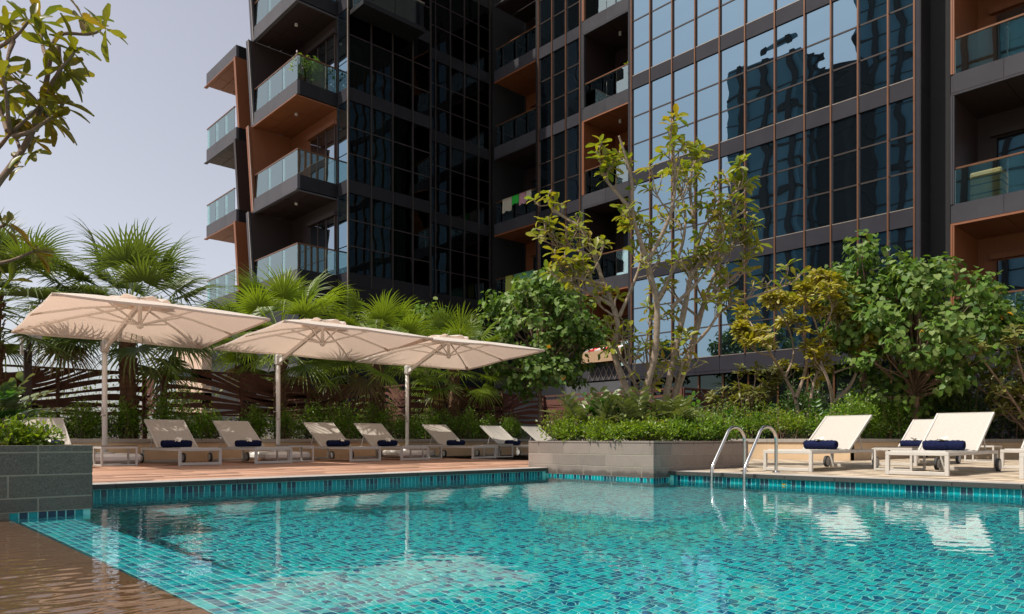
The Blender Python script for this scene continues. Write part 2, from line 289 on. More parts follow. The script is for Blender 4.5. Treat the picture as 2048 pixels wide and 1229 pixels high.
# ---------------------------------------------------------------- mesh helpers
ORG = {}     # object name -> world origin of a root (translation only)
class MB:
    def __init__(s): s.v = []; s.f = []
    def quad(s, a, b, c, d):
        i = len(s.v); s.v += [a, b, c, d]; s.f.append((i, i + 1, i + 2, i + 3)); return s
    def box(s, x0, x1, y0, y1, z0, z1, bev=0.0):
        if x0 > x1: x0, x1 = x1, x0
        if y0 > y1: y0, y1 = y1, y0
        if z0 > z1: z0, z1 = z1, z0
        i = len(s.v); b = min(bev, (x1 - x0) * .45, (y1 - y0) * .45, (z1 - z0) * .45)
        if b <= 0:
            s.v += [(x, y, z) for z in (z0, z1) for y in (y0, y1) for x in (x0, x1)]
            for f in ((0, 2, 3, 1), (4, 5, 7, 6), (0, 1, 5, 4), (2, 6, 7, 3), (0, 4, 6, 2), (1, 3, 7, 5)): s.f.append(tuple(i + k for k in f))
            return s
        xs, ys, zs = (x0, x1), (y0, y1), (z0, z1)
        idx = {}
        for a in (0, 1):
            for c in (0, 1):
                for e in (0, 1):
                    sx, sy, sz = (1 if a == 0 else -1), (1 if c == 0 else -1), (1 if e == 0 else -1)
                    for ax in range(3):
                        p = [xs[a] + sx * b, ys[c] + sy * b, zs[e] + sz * b]
                        p[ax] = (xs[a], ys[c], zs[e])[ax]
                        idx[(a, c, e, ax)] = len(s.v); s.v.append(tuple(p))
        def F(*k): s.f.append(tuple(idx[q] for q in k))
        for ax in range(3):
            o1, o2 = [k for k in range(3) if k != ax]
            for side in (0, 1):
                ks = []
                for u, w in ((0, 0), (1, 0), (1, 1), (0, 1)):
                    t = [0, 0, 0]; t[ax] = side; t[o1] = u; t[o2] = w; ks.append((*t, ax))
                if (side == 0) != (ax == 1): ks.reverse()
                F(*ks)
        for ax in range(3):      # edges along ax
            o1, o2 = [k for k in range(3) if k != ax]
            for u in (0, 1):
                for w in (0, 1):
                    t0 = [0, 0, 0]; t0[o1] = u; t0[o2] = w; t1 = list(t0); t1[ax] = 1
                    F((*t0, o1), (*t1, o1), (*t1, o2), (*t0, o2))
        for a in (0, 1):
            for c in (0, 1):
                for e in (0, 1): F((a, c, e, 0), (a, c, e, 1), (a, c, e, 2))
        return s
    def tube(s, pts, rad, n=8, cap=True):
        pts = [Vector(p) for p in pts]; k = len(pts)
        if not hasattr(rad, '__len__'): rad = [rad] * k
        up = None; rings = []
        for i, p in enumerate(pts):
            t = (pts[min(i + 1, k - 1)] - pts[max(i - 1, 0)])
            if t.length < 1e-9: t = Vector((0, 0, 1))
            t.normalize()
            if up is None:
                up = t.orthogonal().normalized()
            else:
                up = (up - t * up.dot(t))
                up = up.normalized() if up.length > 1e-6 else t.orthogonal().normalized()
            w = t.cross(up); st = len(s.v)
            for j in range(n):
                a = 2 * math.pi * j / n
                q = p + (up * math.cos(a) + w * math.sin(a)) * rad[i]; s.v.append(tuple(q))
            rings.append(st)
        for r0, r1 in zip(rings, rings[1:]):
            for j in range(n): s.f.append((r0 + j, r0 + (j + 1) % n, r1 + (j + 1) % n, r1 + j))
        if cap:
            s.f.append(tuple(rings[0] + j for j in reversed(range(n)))); s.f.append(tuple(rings[-1] + j for j in range(n)))
        return s
    def beam(s, a, b, w, h):
        a, b = Vector(a), Vector(b); t = (b - a).normalized(); sd = t.cross(Vector((0, 0, 1)))
        sd = sd.normalized() if sd.length > 1e-5 else Vector((1, 0, 0)); u = sd.cross(t)
        i = len(s.v)
        for p in (a, b):
            for x, y in ((-1, -1), (1, -1), (1, 1), (-1, 1)): s.v.append(tuple(p + sd * x * w / 2 + u * y * h / 2))
        for f in ((0, 1, 5, 4), (1, 2, 6, 5), (2, 3, 7, 6), (3, 0, 4, 7), (3, 2, 1, 0), (4, 5, 6, 7)): s.f.append(tuple(i + k for k in f))
        return s
    def prism(s, poly, axis, a, b):
        """poly: list of 2D points in the two other axes; extruded along axis from a to b"""
        n = len(poly); i = len(s.v)
        for t in (a, b):
            for p in poly:
                q = [p[0], p[1]]; q.insert(axis, t); s.v.append(tuple(q))
        s.f.append(tuple(range(i + n - 1, i - 1, -1))); s.f.append(tuple(range(i + n, i + 2 * n)))
        for j in range(n): s.f.append((i + j, i + (j + 1) % n, i + n + (j + 1) % n, i + n + j))
        return s
    def build(s, name, mat, parent=None, smooth=False, kind=None, local=False):
        o = mesh_obj(name, s.v, s.f, mat, parent, smooth, local)
        if kind: o['kind'] = kind
        return o
def mesh_obj(name, v, f, mat, parent=None, smooth=False, local=False):
    me = bpy.data.meshes.new(name)
    off = ORG.get(parent.name, (0, 0, 0)) if (parent is not None and not local) else (0, 0, 0)
    if off != (0, 0, 0): v = [(a - off[0], b - off[1], c - off[2]) for a, b, c in v]
    me.from_pydata(v, [], f); me.materials.append(mat)
    if smooth: me.polygons.foreach_set('use_smooth', [True] * len(me.polygons))
    me.update()
    o = bpy.data.objects.new(name, me); COL.objects.link(o)
    if parent is not None:
        o.parent = parent
        ORG[o.name] = ORG.get(parent.name, (0, 0, 0)) if not local else (0, 0, 0)
    return o
def root(name, label, cat, loc=(0, 0, 0), rz=0, group=None):
    o = bpy.data.objects.new(name, None); o.empty_display_size = 0.2; COL.objects.link(o)
    o.location = loc; o.rotation_euler = (0, 0, rz); ORG[o.name] = tuple(loc)
    if label: o['label'] = label; o['category'] = cat
    if group: o['group'] = group
    return o
def tag(o, label, cat, group=None):
    o['label'] = label; o['category'] = cat
    if group: o['group'] = group
    return o
def struct(o): o['kind'] = 'structure'; return o
KIDS = {}
def copy_tree(o, parent=None):
    c = o.copy(); COL.objects.link(c); c.parent = parent
    for ch in o.children: copy_tree(ch, c)
    return c
def place(proto, used, loc, rz, label, group):
    """first call moves the prototype, later calls copy it with all its parts"""
    o = proto if not used[0] else copy_tree(proto)
    used[0] = True
    o.location = loc; o.rotation_euler = (0, 0, rz); o['label'] = label; o['group'] = group
    return o
# ---- many small shapes in one mesh, with a per-shape random attribute v
def scatter_mesh(name, tv, tf, mats, mat, parent=None, seed=0, smooth=True, kind='stuff'):
    """tv (n,3) template, tf faces of equal size, mats (m,3,4) affine"""
    tv = np.asarray(tv, float); tf = np.asarray(tf, int); mats = np.asarray(mats, float)
    m, n = len(mats), len(tv)
    V = np.einsum('mij,nj->mni', mats[:, :, :3], tv) + mats[:, None, :, 3]
    off = ORG.get(parent.name, (0, 0, 0)) if parent is not None else (0, 0, 0)
    V = (V.reshape(-1, 3) - np.array(off)).astype(np.float32)
    Fc = (tf[None] + (np.arange(m) * n)[:, None, None]).reshape(-1, tf.shape[1]).astype(np.int32)
    me = bpy.data.meshes.new(name)
    me.vertices.add(len(V)); me.vertices.foreach_set('co', V.ravel())
    me.loops.add(Fc.size); me.loops.foreach_set('vertex_index', Fc.ravel())
    me.polygons.add(len(Fc)); me.polygons.foreach_set('loop_start', np.arange(0, Fc.size, tf.shape[1], dtype=np.int32))
    me.update(calc_edges=True)
    if smooth: me.polygons.foreach_set('use_smooth', np.ones(len(Fc), bool))
    rng = np.random.default_rng(seed)
    a = me.attributes.new('v', 'FLOAT', 'POINT'); a.data.foreach_set('value', np.repeat(rng.random(m), n).astype(np.float32))
    me.materials.append(mat)
    o = bpy.data.objects.new(name, me); COL.objects.link(o)
    if parent is not None: o.parent = parent
    if kind: o['kind'] = kind
    return o
def frame_mats(P, D, N, S):
    """affine matrices: local +Y along D (length), +Z roughly N, scaled S, at P"""
    D = D / np.linalg.norm(D, axis=1, keepdims=True)
    X = np.cross(D, N); ln = np.linalg.norm(X, axis=1, keepdims=True)
    bad = ln[:, 0] < 1e-6; X[bad] = np.array([1, 0, 0]); ln[bad] = 1; X = X / ln
    Z = np.cross(X, D); out = np.zeros((len(P), 3, 4))
    S = np.asarray(S)[:, None] if np.ndim(S) == 1 else np.asarray(S)
    out[:, :, 0] = X * S; out[:, :, 1] = D * S; out[:, :, 2] = Z * S; out[:, :, 3] = P
    return out
def leaf_template(w=0.3, fold=0.08, droop=0.25, segs=3, peak=0.6, tip=0.02):
    """blade of length 1 along +Y, folded along the midrib"""
    v = []; f = []
    for i in range(segs + 1):
        t = i / segs; hw = w * 0.5 * max(tip, math.sin(math.pi * min(1, t ** (math.log(0.5) / math.log(peak)))) ) if 0 < t < 1 else w * 0.5 * (tip if t == 1 else 0.06)
        z = -droop * t * t
        v += [(-hw, t, z + fold * hw / w * 2), (0, t, z), (hw, t, z + fold * hw / w * 2)]
    for i in range(segs):
        a = 3 * i; f += [(a, a + 1, a + 4, a + 3), (a + 1, a + 2, a + 5, a + 4)]
    return v, f
LEAF_PLUM = leaf_template(0.40, 0.08, 0.18, 6, 0.66, 0.38)
LEAF_LONG = leaf_template(0.33, 0.08, 0.24, 6, 0.66, 0.42)
LEAF_SMALL = ([(0, 0, 0), (-0.26, 0.5, 0.06), (0, 1, -0.06), (0.26, 0.5, 0.06)], [(0, 3, 2, 1)])
LEAF_SM2 = ([(0, 0, 0), (-0.25, 0.45, 0.07), (0, 0.5, 0), (0, 1, -0.08), (0.25, 0.45, 0.07)], [(0, 2, 3, 1), (0, 4, 3, 2)])
def heart():
    pts = [(0, 0.08), (0.28, -0.06), (0.50, 0.16), (0.46, 0.50), (0.22, 0.82), (0, 1.02)]
    v = [(0, 0.08, 0), (0, 0.45, 0.0), (0, 1.02, -0.12)]; f = []
    R_ = [(x, y, 0.10 - 0.25 * abs(y - 0.4) ** 2 - 0.04) for x, y in pts[1:5]]; L_ = [(-x, y, z) for x, y, z in R_]
    v += R_ + L_   # 3..6 right, 7..10 left
    f = [(0, 3, 4, 1), (1, 4, 5, 2), (2, 5, 6, 2), (0, 1, 8, 7), (1, 2, 9, 8), (2, 10, 9, 2)]
    f = [(0, 3, 4, 1), (1, 4, 5, 6), (0, 1, 8, 7), (1, 10, 9, 8), (1, 6, 2, 10)]
    return v, f
LEAF_HEART = heart()
def mesh_of(name, tpl, mat, smooth=True):
    me = bpy.data.meshes.new(name); me.from_pydata([tuple(p) for p in tpl[0]], [], [tuple(q) for q in tpl[1]]); me.materials.append(mat)
    if smooth: me.polygons.foreach_set('use_smooth', [True] * len(me.polygons))
    me.update(); return me
def leaf_objects(name, me, mats, parent):
    off = np.array(ORG.get(parent.name, (0, 0, 0)))
    for a in mats:
        o = bpy.data.objects.new(name, me); COL.objects.link(o); o.parent = parent
        b = Matrix([[*a[0][:3], a[0][3] - off[0]], [*a[1][:3], a[1][3] - off[1]], [*a[2][:3], a[2][3] - off[2]], [0, 0, 0, 1]])
        o.matrix_local = b
# ================================================================ SETTING
WZ = -0.125            # water level
PY = 7.88              # far-left pool wall
PX = 8.42              # right pool wall
CX0, CY0, CY1, CX1 = 8.05, 5.87, 8.28, 10.54     # centre planter
LY, LX = 6.13, 1.41    # left planter front face, right end
LEX = 0.89             # inner edge of the flooded granite ledge
T_ = 0.058             # mosaic pitch
struct(MB().box(-900, 1100, -900, 1100, -3.6, -3.2).build('ground', M['ground']))

# podium slabs under the terrace (leave the pool basin open)
tb = MB()
tb.box(LX, CX0, PY + 0.28, 15.3, -0.6, -0.012).box(-8, LX, LY + 2.0, 15.3, -0.6, -0.012)
deck_base = struct(tb.build('deck_base', M['joint_dark']))
# decking boards, run along X
mats = []; y = PY + 0.30
rng = random.Random(4)
V = []; 
while y < 15.28:
    x = -8 + rng.uniform(0, 2)
    xa = -8
    while xa < 16:
        xb = min(xa + rng.uniform(2.4, 3.6), 16)
        if not (y < CY1 + 0.01 and xb > CX0):
            a = np.zeros((3, 4)); a[0, 0] = xb - xa - 0.004; a[1, 1] = 0.138; a[2, 2] = 1; a[:, 3] = (xa, y, 0); V.append(a)
        else:
            a = np.zeros((3, 4)); a[0, 0] = max(0.05, CX0 - 0.002 - xa); a[1, 1] = 0.138; a[2, 2] = 1; a[:, 3] = (xa, y, 0); V.append(a)
        xa = xb
    y += 0.142
bv = MB().box(0, 1, 0, 1, -0.012, 0.0).__dict__
o = scatter_mesh('deck_board', bv['v'], bv['f'], V, M['deck'], deck_base, smooth=False)
# paving on the right terrace
pb = MB(); pb.box(PX + 0.30, 15.2, -10, CY0, -0.6, -0.010).box(CX1, 15.2, CY0, 15.3, -0.6, -0.010).box(15.2, 19.5, -10, 6.2, -0.6, -0.010)
pav = struct(pb.build('terrace', M['joint']))
V = []
def slab(xa, xb, ya, yb):
    a = np.zeros((3, 4)); a[0, 0] = xb - xa; a[1, 1] = yb - ya; a[2, 2] = 1; a[:, 3] = (xa, ya, 0); V.append(a)
for (x0, x1, y0, y1) in ((PX + 0.30, 15.2, -4, CY0), (CX1, 15.2, CY0 + 0.002, 15.3), (15.2, 19.5, -4, 6.2)):
    x = x0; r = 0
    while x < x1 - 0.01:
        xe = min(x + 0.40, x1); y = y0 - (0.3 if r % 2 else 0)
        while y < y1 - 0.01:
            ye = min(y + 0.60, y1); slab(x, xe - 0.004, max(y, y0), ye - 0.004); y = ye
        x = xe; r += 1
o = scatter_mesh('paving_stone', *[MB().box(0, 1, 0, 1, -0.01, 0.0).__dict__[k] for k in ('v', 'f')], V, M['paving'], pav, smooth=False)

# ---- pool basin
pool_base = MB()
pool_base.box(LEX - 0.3, PX + 0.3, -9, PY + 0.3, -1.6, -1.37)                   # floor slab
pool_base.box(LX + 0.005, CX0, PY + 0.012, PY + 0.28, -1.5, -0.052)                     # far-left wall
pool_base.box(PX + 0.012, PX + 0.29, -9, CY0, -1.5, -0.052)                     # right wall
pool_base.box(CX0 + 0.012, CX0 + 0.35, CY0 + 0.012, PY + 0.3, -1.5, -0.0875)              # below centre planter
pool_base.box(CX0 + 0.35, PX + 0.3, CY0 + 0.012, CY0 + 0.3, -1.5, -0.0875)
pool_base.box(-3.5, LX - 0.012, LY + 0.012, LY + 2.0, -1.5, -0.0875)                      # below left planter
pool_base.box(-3.5, LEX - 0.03, -9, LY, -1.5, WZ - 0.06)                    # ledge body
pool = struct(pool_base.build('pool', M['grout']))
shelf = MB().box(LEX - 0.03, 1.28, -9, LY + 0.012, -1.4, -0.25).build('pool_step', M['grout'], pool)
led = MB()
for k in range(14):
    y0 = LY - 0.001 - (k + 1) * 1.2
    led.box(-3.5, -0.98, y0 + 0.002, y0 + 1.2, WZ - 0.06, WZ - 0.022, 0.004); led.box(-0.976, LEX, y0 + 0.002, y0 + 1.2, WZ - 0.06, WZ - 0.022, 0.004)
ledge = struct(led.build('flooded_ledge', M['ledge_stone']))
RECV = [pool, shelf, ledge]
# mosaic tiles: template has a bevelled face
TF_ = 0.044            # floor mosaic pitch
hw_ = T_ * 0.5 - 0.0035
h_ = TF_ * 0.5 - 0.0022; hb = h_ - 0.0030
TV = [(-h_, -h_, 0), (h_, -h_, 0), (h_, h_, 0), (-h_, h_, 0), (-hb, -hb, .003), (hb, -hb, .003), (hb, hb, .003), (-hb, hb, .003)]
TF = [(4, 5, 6, 7), (0, 1, 5, 4), (1, 2, 6, 5), (2, 3, 7, 6), (3, 0, 4, 7)]
tile_me = mesh_of('tile', (TV, TF), M['tile'], False)
rs = np.random.default_rng(11)
def plane_mats(P, ax, ay, az, jit=0.0):
    P = np.asarray(P, float); m = len(P); A = np.zeros((m, 3, 4)); A[:, :, 0] = ax; A[:, :, 1] = ay; A[:, :, 2] = az; A[:, :, 3] = P; return A
def tiles(name, P, ax, ay, az):
    o = scatter_mesh(name, TV, TF, plane_mats(P, ax, ay, az), M['tile'], pool, seed=len(P), smooth=False); RECV.append(o); return o
# deep floor
gx = np.arange(1.31, PX, TF_); gy = np.arange(-0.6, PY, TF_)
XX, YY = np.meshgrid(gx, gy, indexing='ij'); P = np.stack([XX.ravel(), YY.ravel(), np.full(XX.size, -1.369)], -1)
P = P[~((P[:, 0] > CX0 - 0.03) & (P[:, 1] > CY0 - 0.03)) & ~((P[:, 0] < LX + 0.03) & (P[:, 1] > LY - .03))]
# shelf
gx = np.arange(LEX + 0.022, 1.27, TF_); gy = np.arange(-0.6, LY - 0.02, TF_)
XX, YY = np.meshgrid(gx, gy, indexing='ij'); P2 = np.stack([XX.ravel(), YY.ravel(), np.full(XX.size, -0.249)], -1)
allP = np.concatenate([P, P2])
# the largest ones in view become single tiles
cth, sth = math.cos(R(47.1)), math.sin(R(47.1))
d = allP[:, 0] * cth + allP[:, 1] * sth; s = allP[:, 0] * sth - allP[:, 1] * cth
# shelf tiles in the left foreground and the floor tiles right in front of the camera show largest
vis = (d > 1.9) & (np.abs(s / np.maximum(d, .01)) < 0.69)
score = np.where(vis, d + (allP[:, 2] < -1) * 0.6, 99); near = np.argsort(score)[:290]
mask = np.zeros(len(allP), bool); mask[near] = True
for p in allP[mask]:
    o = bpy.data.objects.new('floor_tile', tile_me); COL.objects.link(o); o.parent = pool; o.location = p; RECV.append(o)
tiles('floor_mosaic', allP[~mask], (1, 0, 0), (0, 1, 0), (0, 0, 1))
# step riser, walls below the waterline band
def wall_tiles(name, a0, a1, fixed, axis, nrm, z0=-1.35, z1=-0.185):
    g = np.arange(a0 + TF_ / 2, a1 - TF_ / 3, TF_); gz = np.arange(z1, z0, -TF_); A, Z = np.meshgrid(g, gz, indexing='ij')
    if axis == 'x': P = np.stack([A.ravel(), np.full(A.size, fixed), Z.ravel()], -1); return tiles(name, P, (1, 0, 0), (0, 0, 1), (0, nrm, 0))
    P = np.stack([np.full(A.size, fixed), A.ravel(), Z.ravel()], -1); return tiles(name, P, (0, 1, 0), (0, 0, 1), (nrm, 0, 0))
wall_tiles('wall_mosaic', LX, CX0, PY + 0.011, 'x', -1); wall_tiles('wall_mosaic', -.6, CY0, PX + 0.011, 'y', -1)
wall_tiles('wall_mosaic', CY0, PY, CX0 + 0.011, 'y', -1); wall_tiles('wall_mosaic', LEX, LX, LY + 0.011, 'x', -1, -0.245)
wall_tiles('wall_mosaic', -.6, LY, LEX - 0.029, 'y', 1, -0.245, -0.185); wall_tiles('wall_mosaic', -.6, LY, 1.281, 'y', 1, -1.35, -0.275)
wall_tiles('wall_mosaic', CX0, PX, CY0 + 0.011, 'x', -1)
# waterline band: one tall tile after another, each its own piece
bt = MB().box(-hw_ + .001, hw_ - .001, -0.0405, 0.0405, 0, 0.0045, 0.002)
band_me = mesh_of('waterline_tile', (bt.v, bt.f), M['shaded_band_tile'], False)
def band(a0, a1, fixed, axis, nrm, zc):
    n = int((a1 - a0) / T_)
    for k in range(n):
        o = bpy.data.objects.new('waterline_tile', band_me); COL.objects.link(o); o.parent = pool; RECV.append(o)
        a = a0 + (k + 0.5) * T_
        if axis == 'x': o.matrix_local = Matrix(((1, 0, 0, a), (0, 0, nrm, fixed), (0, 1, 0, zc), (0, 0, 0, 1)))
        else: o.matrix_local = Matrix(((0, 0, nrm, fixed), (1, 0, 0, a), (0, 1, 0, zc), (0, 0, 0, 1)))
# second copy of the slabs behind the band is the pool mesh itself (grout)
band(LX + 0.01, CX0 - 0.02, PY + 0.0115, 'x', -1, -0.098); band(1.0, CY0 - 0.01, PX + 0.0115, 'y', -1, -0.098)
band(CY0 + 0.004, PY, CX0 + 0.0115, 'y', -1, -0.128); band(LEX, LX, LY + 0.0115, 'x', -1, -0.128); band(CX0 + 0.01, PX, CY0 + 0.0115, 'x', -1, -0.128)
# coping stones: pale on upward faces, dark on all others
def coping(axis, a0, a1, f0, f1, z0, parent):
    a = a0; k = 0
    while a < a1 - 0.02:
        b = min(a + 0.6, a1); m = MB()
        if axis == 'x': m.box(a + .0015, b - .0015, f0, f1, z0, 0.002, 0.004)
        else: m.box(f0, f1, a + .0015, b - .0015, z0, 0.002, 0.004)
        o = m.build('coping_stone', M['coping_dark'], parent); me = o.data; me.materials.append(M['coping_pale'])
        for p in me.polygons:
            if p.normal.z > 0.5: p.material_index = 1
        a = b; k += 1
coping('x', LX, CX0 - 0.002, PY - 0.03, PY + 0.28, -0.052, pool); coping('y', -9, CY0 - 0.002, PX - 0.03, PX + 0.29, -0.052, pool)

# ---- water surface, finely rippled where one looks at it
rng = random.Random(7)
WV = []
for i in range(70):
    lam = 0.05 * (0.32 / 0.05) ** rng.random(); k = 2 * math.pi / lam; a = rng.gauss(0.7, 0.9)
    WV.append((k * math.cos(a), k * math.sin(a), rng.uniform(0, 6.28), 0.0070 / k / 70 ** .5 * 1.41 * rng.uniform(.6, 1.4)))
def wave(X, Y):
    Z = np.zeros_like(X)
    for kx, ky, ph, am in WV: Z += am * np.sin(kx * X + ky * Y + ph)
    calm = 0.55 + 0.45 * np.sin(0.9 * X - 0.7 * Y + 1.0) * np.cos(0.5 * Y + 0.35 * X)
    film = np.clip((LEX - X) / 0.3, 0, 1)
    r_ = sum(.00065 * np.sin(a_ * X + b_ * Y + c_) for a_, b_, c_ in ((22, 50, 0), (-14, 64, 1.3), (45, 41, 2.2), (6, 88, .4)))
    return Z * (0.5 + 0.8 * calm) + film * r_
def axis_pts(segs):
    out = []
    for a, b, st in segs: out += list(np.arange(a, b - st * .3, st))
    out.append(segs[-1][1]); return np.array(out)
xs = axis_pts([(-3.5, -0.6, 0.06), (-0.6, 9.0, 0.014)]); ys = axis_pts([(-9, -1.0, 0.12), (-1.0, 8.0, 0.014)])
xs = xs[xs < PX + 0.011]; ys = ys[ys < PY + 0.011]
X, Y = np.meshgrid(xs, ys, indexing='ij'); Z = WZ + wave(X, Y)
nx, ny = X.shape
idx = (np.arange(nx - 1)[:, None] * ny + np.arange(ny - 1)[None]).ravel()
cxm = (X[:-1, :-1] + X[1:, 1:]).ravel() / 2; cym = (Y[:-1, :-1] + Y[1:, 1:]).ravel() / 2
keep = ~((cxm > CX0 + .02) & (cym > CY0 + .02)) & ~((cxm < LX) & (cym > LY + .015))
idx = idx[keep]; F_ = np.stack([idx, idx + ny, idx + ny + 1, idx + 1], -1).astype(np.int32)
me = bpy.data.meshes.new('water'); Vw = np.stack([X, Y, Z], -1).reshape(-1, 3).astype(np.float32)
me.vertices.add(len(Vw)); me.vertices.foreach_set('co', Vw.ravel()); me.loops.add(F_.size); me.loops.foreach_set('vertex_index', F_.ravel())
me.polygons.add(len(F_)); me.polygons.foreach_set('loop_start', np.arange(0, F_.size, 4, dtype=np.int32)); me.update(calc_edges=True)
me.polygons.foreach_set('use_smooth', np.ones(len(F_), bool)); me.materials.append(M['water'])
water = bpy.data.objects.new('water', me); COL.objects.link(water); struct(water); water.cycles.is_caustics_caster = True

# ---- planters of granite blocks
def block_face(parent, mat, axis, a0, a1, fixed, nrm, rows, ref, joints, L=0.53, depth=0.06, mortar=0.0045):
    """courses of blocks; rows = [(z0, z1)], joints = offset of the first joint per row measured from ref"""
    for (z0, z1), off in zip(rows, joints):
        cuts = [a0]; x = ref + off
        while x > a0 + 0.04: x -= L
        x += L
        while x < a1 - 0.04:
            if x > a0 + 0.04: cuts.append(x)
            x += L
        cuts.append(a1)
        for p, q in zip(cuts, cuts[1:]):
            m = MB(); e = mortar
            lo, hi = (fixed, fixed - nrm * depth)
            if axis == 'x': m.box(p + (e if p > a0 else 0), q - (e if q < a1 else 0), lo, hi, z0 + e, z1 - e, 0.0025)
            else: m.box(lo, hi, p + (e if p > a0 else 0), q - (e if q < a1 else 0), z0 + e, z1 - e, 0.0025)
            m.build('block', mat, parent)
rows_l = [(-0.085, 0.016), (0.016, 0.178), (0.178, 0.340), (0.340, 0.396)]
lp = root('stone_planter', 'low dark speckled granite planter at the near left, beside the flooded brown ledge', 'planter', (LX, LY, -0.085))
block_face(lp, M['granite_dark'], 'x', -3.5, LX, LY, -1, rows_l, 1.064, [0, -0.18, 0, 0], mortar=.006)
block_face(lp, M['granite_dark'], 'y', LY + 0.062, LY + 2.0, LX, 1, rows_l, LY, [0.2, 0.45, 0.2, 0.3])
m = MB(); m.box(-3.5, LX - 0.003, LY + 0.003, LY + 2.0, -0.0865, 0.30).build('core', M['joint'], lp)
m = MB(); m.box(-3.5, LX - 0.06, LY + 0.003, LY + 0.06, 0.30, 0.39).box(LX - 0.06, LX - 0.003, LY + 0.003, LY + 2.0, 0.30, 0.39).build('core', M['joint'], lp)
m = MB(); m.box(-3.5, LX - 0.06, LY + 0.06, LY + 2.0, 0.30, 0.36).build('soil', M['soil'], lp)
m = MB(); m.box(-3.5, LEX, LY - 0.001, LY + 0.05, -0.160, -0.087, 0.002).build('block', M['granite_dark'], lp)
cp = root('stone_planter', 'pale granite planter jutting into the far pool corner, holding the bare-stemmed tree', 'planter', (CX0, CY0, -0.085))
rows_c = [(-0.085, 0.052), (0.052, 0.219), (0.219, 0.382), (0.382, 0.418)]
block_face(cp, M['granite_mid'], 'y', CY0, CY1, CX0, -1, rows_c, CY0, [0.20, 0.30, 0.06, 0.06])
block_face(cp, M['granite_mid'], 'x', CX0 + 0.062, CX1, CY0, -1, rows_c, CX0, [0.35, 0.15, 0.42, 0.42])
block_face(cp, M['granite_mid'], 'x', CX0 + 0.062, CX1, CY1, 1, rows_c, CX0, [0.35, 0.15, 0.42, 0.42])
block_face(cp, M['granite_mid'], 'y', CY0 + .062, CY1 - .062, CX1, 1, rows_c, CY0, [0.20, 0.40, 0.06, 0.06])
MB().box(CX0 + 0.003, CX1 - 0.003, CY0 + 0.003, CY1 - 0.003, -0.0865, 0.34).build('core', M['joint'], cp)
MB().box(CX0 + 0.06, CX1 - 0.06, CY0 + 0.06, CY1 - 0.06, 0.34, 0.40).build('soil', M['soil'], cp)

# ---- low retaining walls in front of the beds, rendered, with grey stone caps
def low_wall(label, segs, capmat, rootloc, ztop=0.45):
    r_ = root('retaining_wall', label, 'low wall', rootloc)
    for axis, a0, a1, f, nrm in segs:
        m = MB()
        if axis == 'x': m.box(a0, a1, f, f - nrm * 0.2, -0.01, ztop - 0.08)
        else: m.box(f, f - nrm * 0.2, a0, a1, -0.01, ztop - 0.08)
        m.build('render_face', M['render_wall'], r_)
        a = a0
        while a < a1 - .01:
            b = min(a + 0.9, a1); m = MB(); lo, hi = f + nrm * 0.03, f - nrm * 0.28
            if axis == 'x': m.box(a + .002, b - .002, lo, hi, ztop - 0.078, ztop, 0.005)
            else: m.box(lo, hi, a + .002, b - .002, ztop - 0.078, ztop, 0.005)
            m.build('cap_stone', capmat, r_); a = b
low_wall('long low beige wall with a grey cap behind the left row of loungers', [('x', -8, 15.0, 15.3, -1)], M['cap_stone'], (3, 15.3, 0))
low_wall('low beige wall with a grey cap behind the right loungers, stepping back at its corner', [('y', 6.2, 15.0, 15.2, -1), ('x', 15.23, 19.5, 6.2, -1), ('y', -6, 6.1, 19.5, -1)], M['cap_stone'], (15.2, 9, 0))
bed = MB(); bed.box(-8, 15.25, 15.52, 18.6, -0.3, 0.36).box(15.42, 21.2, 6.45, 18.6, -0.3, 0.36).box(19.72, 21.2, -8, 6.45, -0.3, 0.36)
struct(bed.build('planting_bed', M['soil']))
hs = MB().box(-8, 40, 18.6, 21.5, -0.3, 0.05).box(21.2, 40, -12, 18.6, -0.3, 0.1); struct(hs.build('service_path', M['coping_pale']))
# palm-filled podium behind the fence has a low white parapet
MB().box(-12, 12, 21.5, 21.7, -3, 1.0).build('parapet_wall', M['cream_render']); tag(bpy.data.objects['parapet_wall'], 'pale parapet wall glimpsed through the waves of the brown screens', 'wall')
# ================================================================ APARTMENT BUILDING
FL = [3.26, 6.76, 10.26, 13.76, 17.26, 20.76, 24.26]
bld = root('apartment_building', 'dark apartment block of black cladding and blue mirror glass with wood-lined balconies', 'building', (21.3, 24.3, 0))
def bx(name, mat, *a, bev=0.0, parent=None): return MB().box(*a, bev=bev).build(name, M[mat], parent or bld)
# core volumes (dark rooms behind the glass)
bx('core', 'core_dark', 22.6, 34, 6.9, 17.2, 0, 27.5); bx('core', 'core_dark', 24.6, 34, 17.2, 25.2, 0, 27.5)
bx('core', 'core_dark', 24.4, 34, -14, 6.35, 0, 27.5); bx('core', 'core_dark', 15.6, 24.6, 26.6, 35.8, 0, 27.5)
bx('core', 'core_dark', 22.06, 24.4, 6.35, 6.84, 0, 27.5); bx('core', 'core_dark', 22.3, 24.6, 25.3, 26.4, 0, 27.5)
bx('core', 'core_dark', 24.3, 24.6, 6.9, 25.3, 0, 27.5)

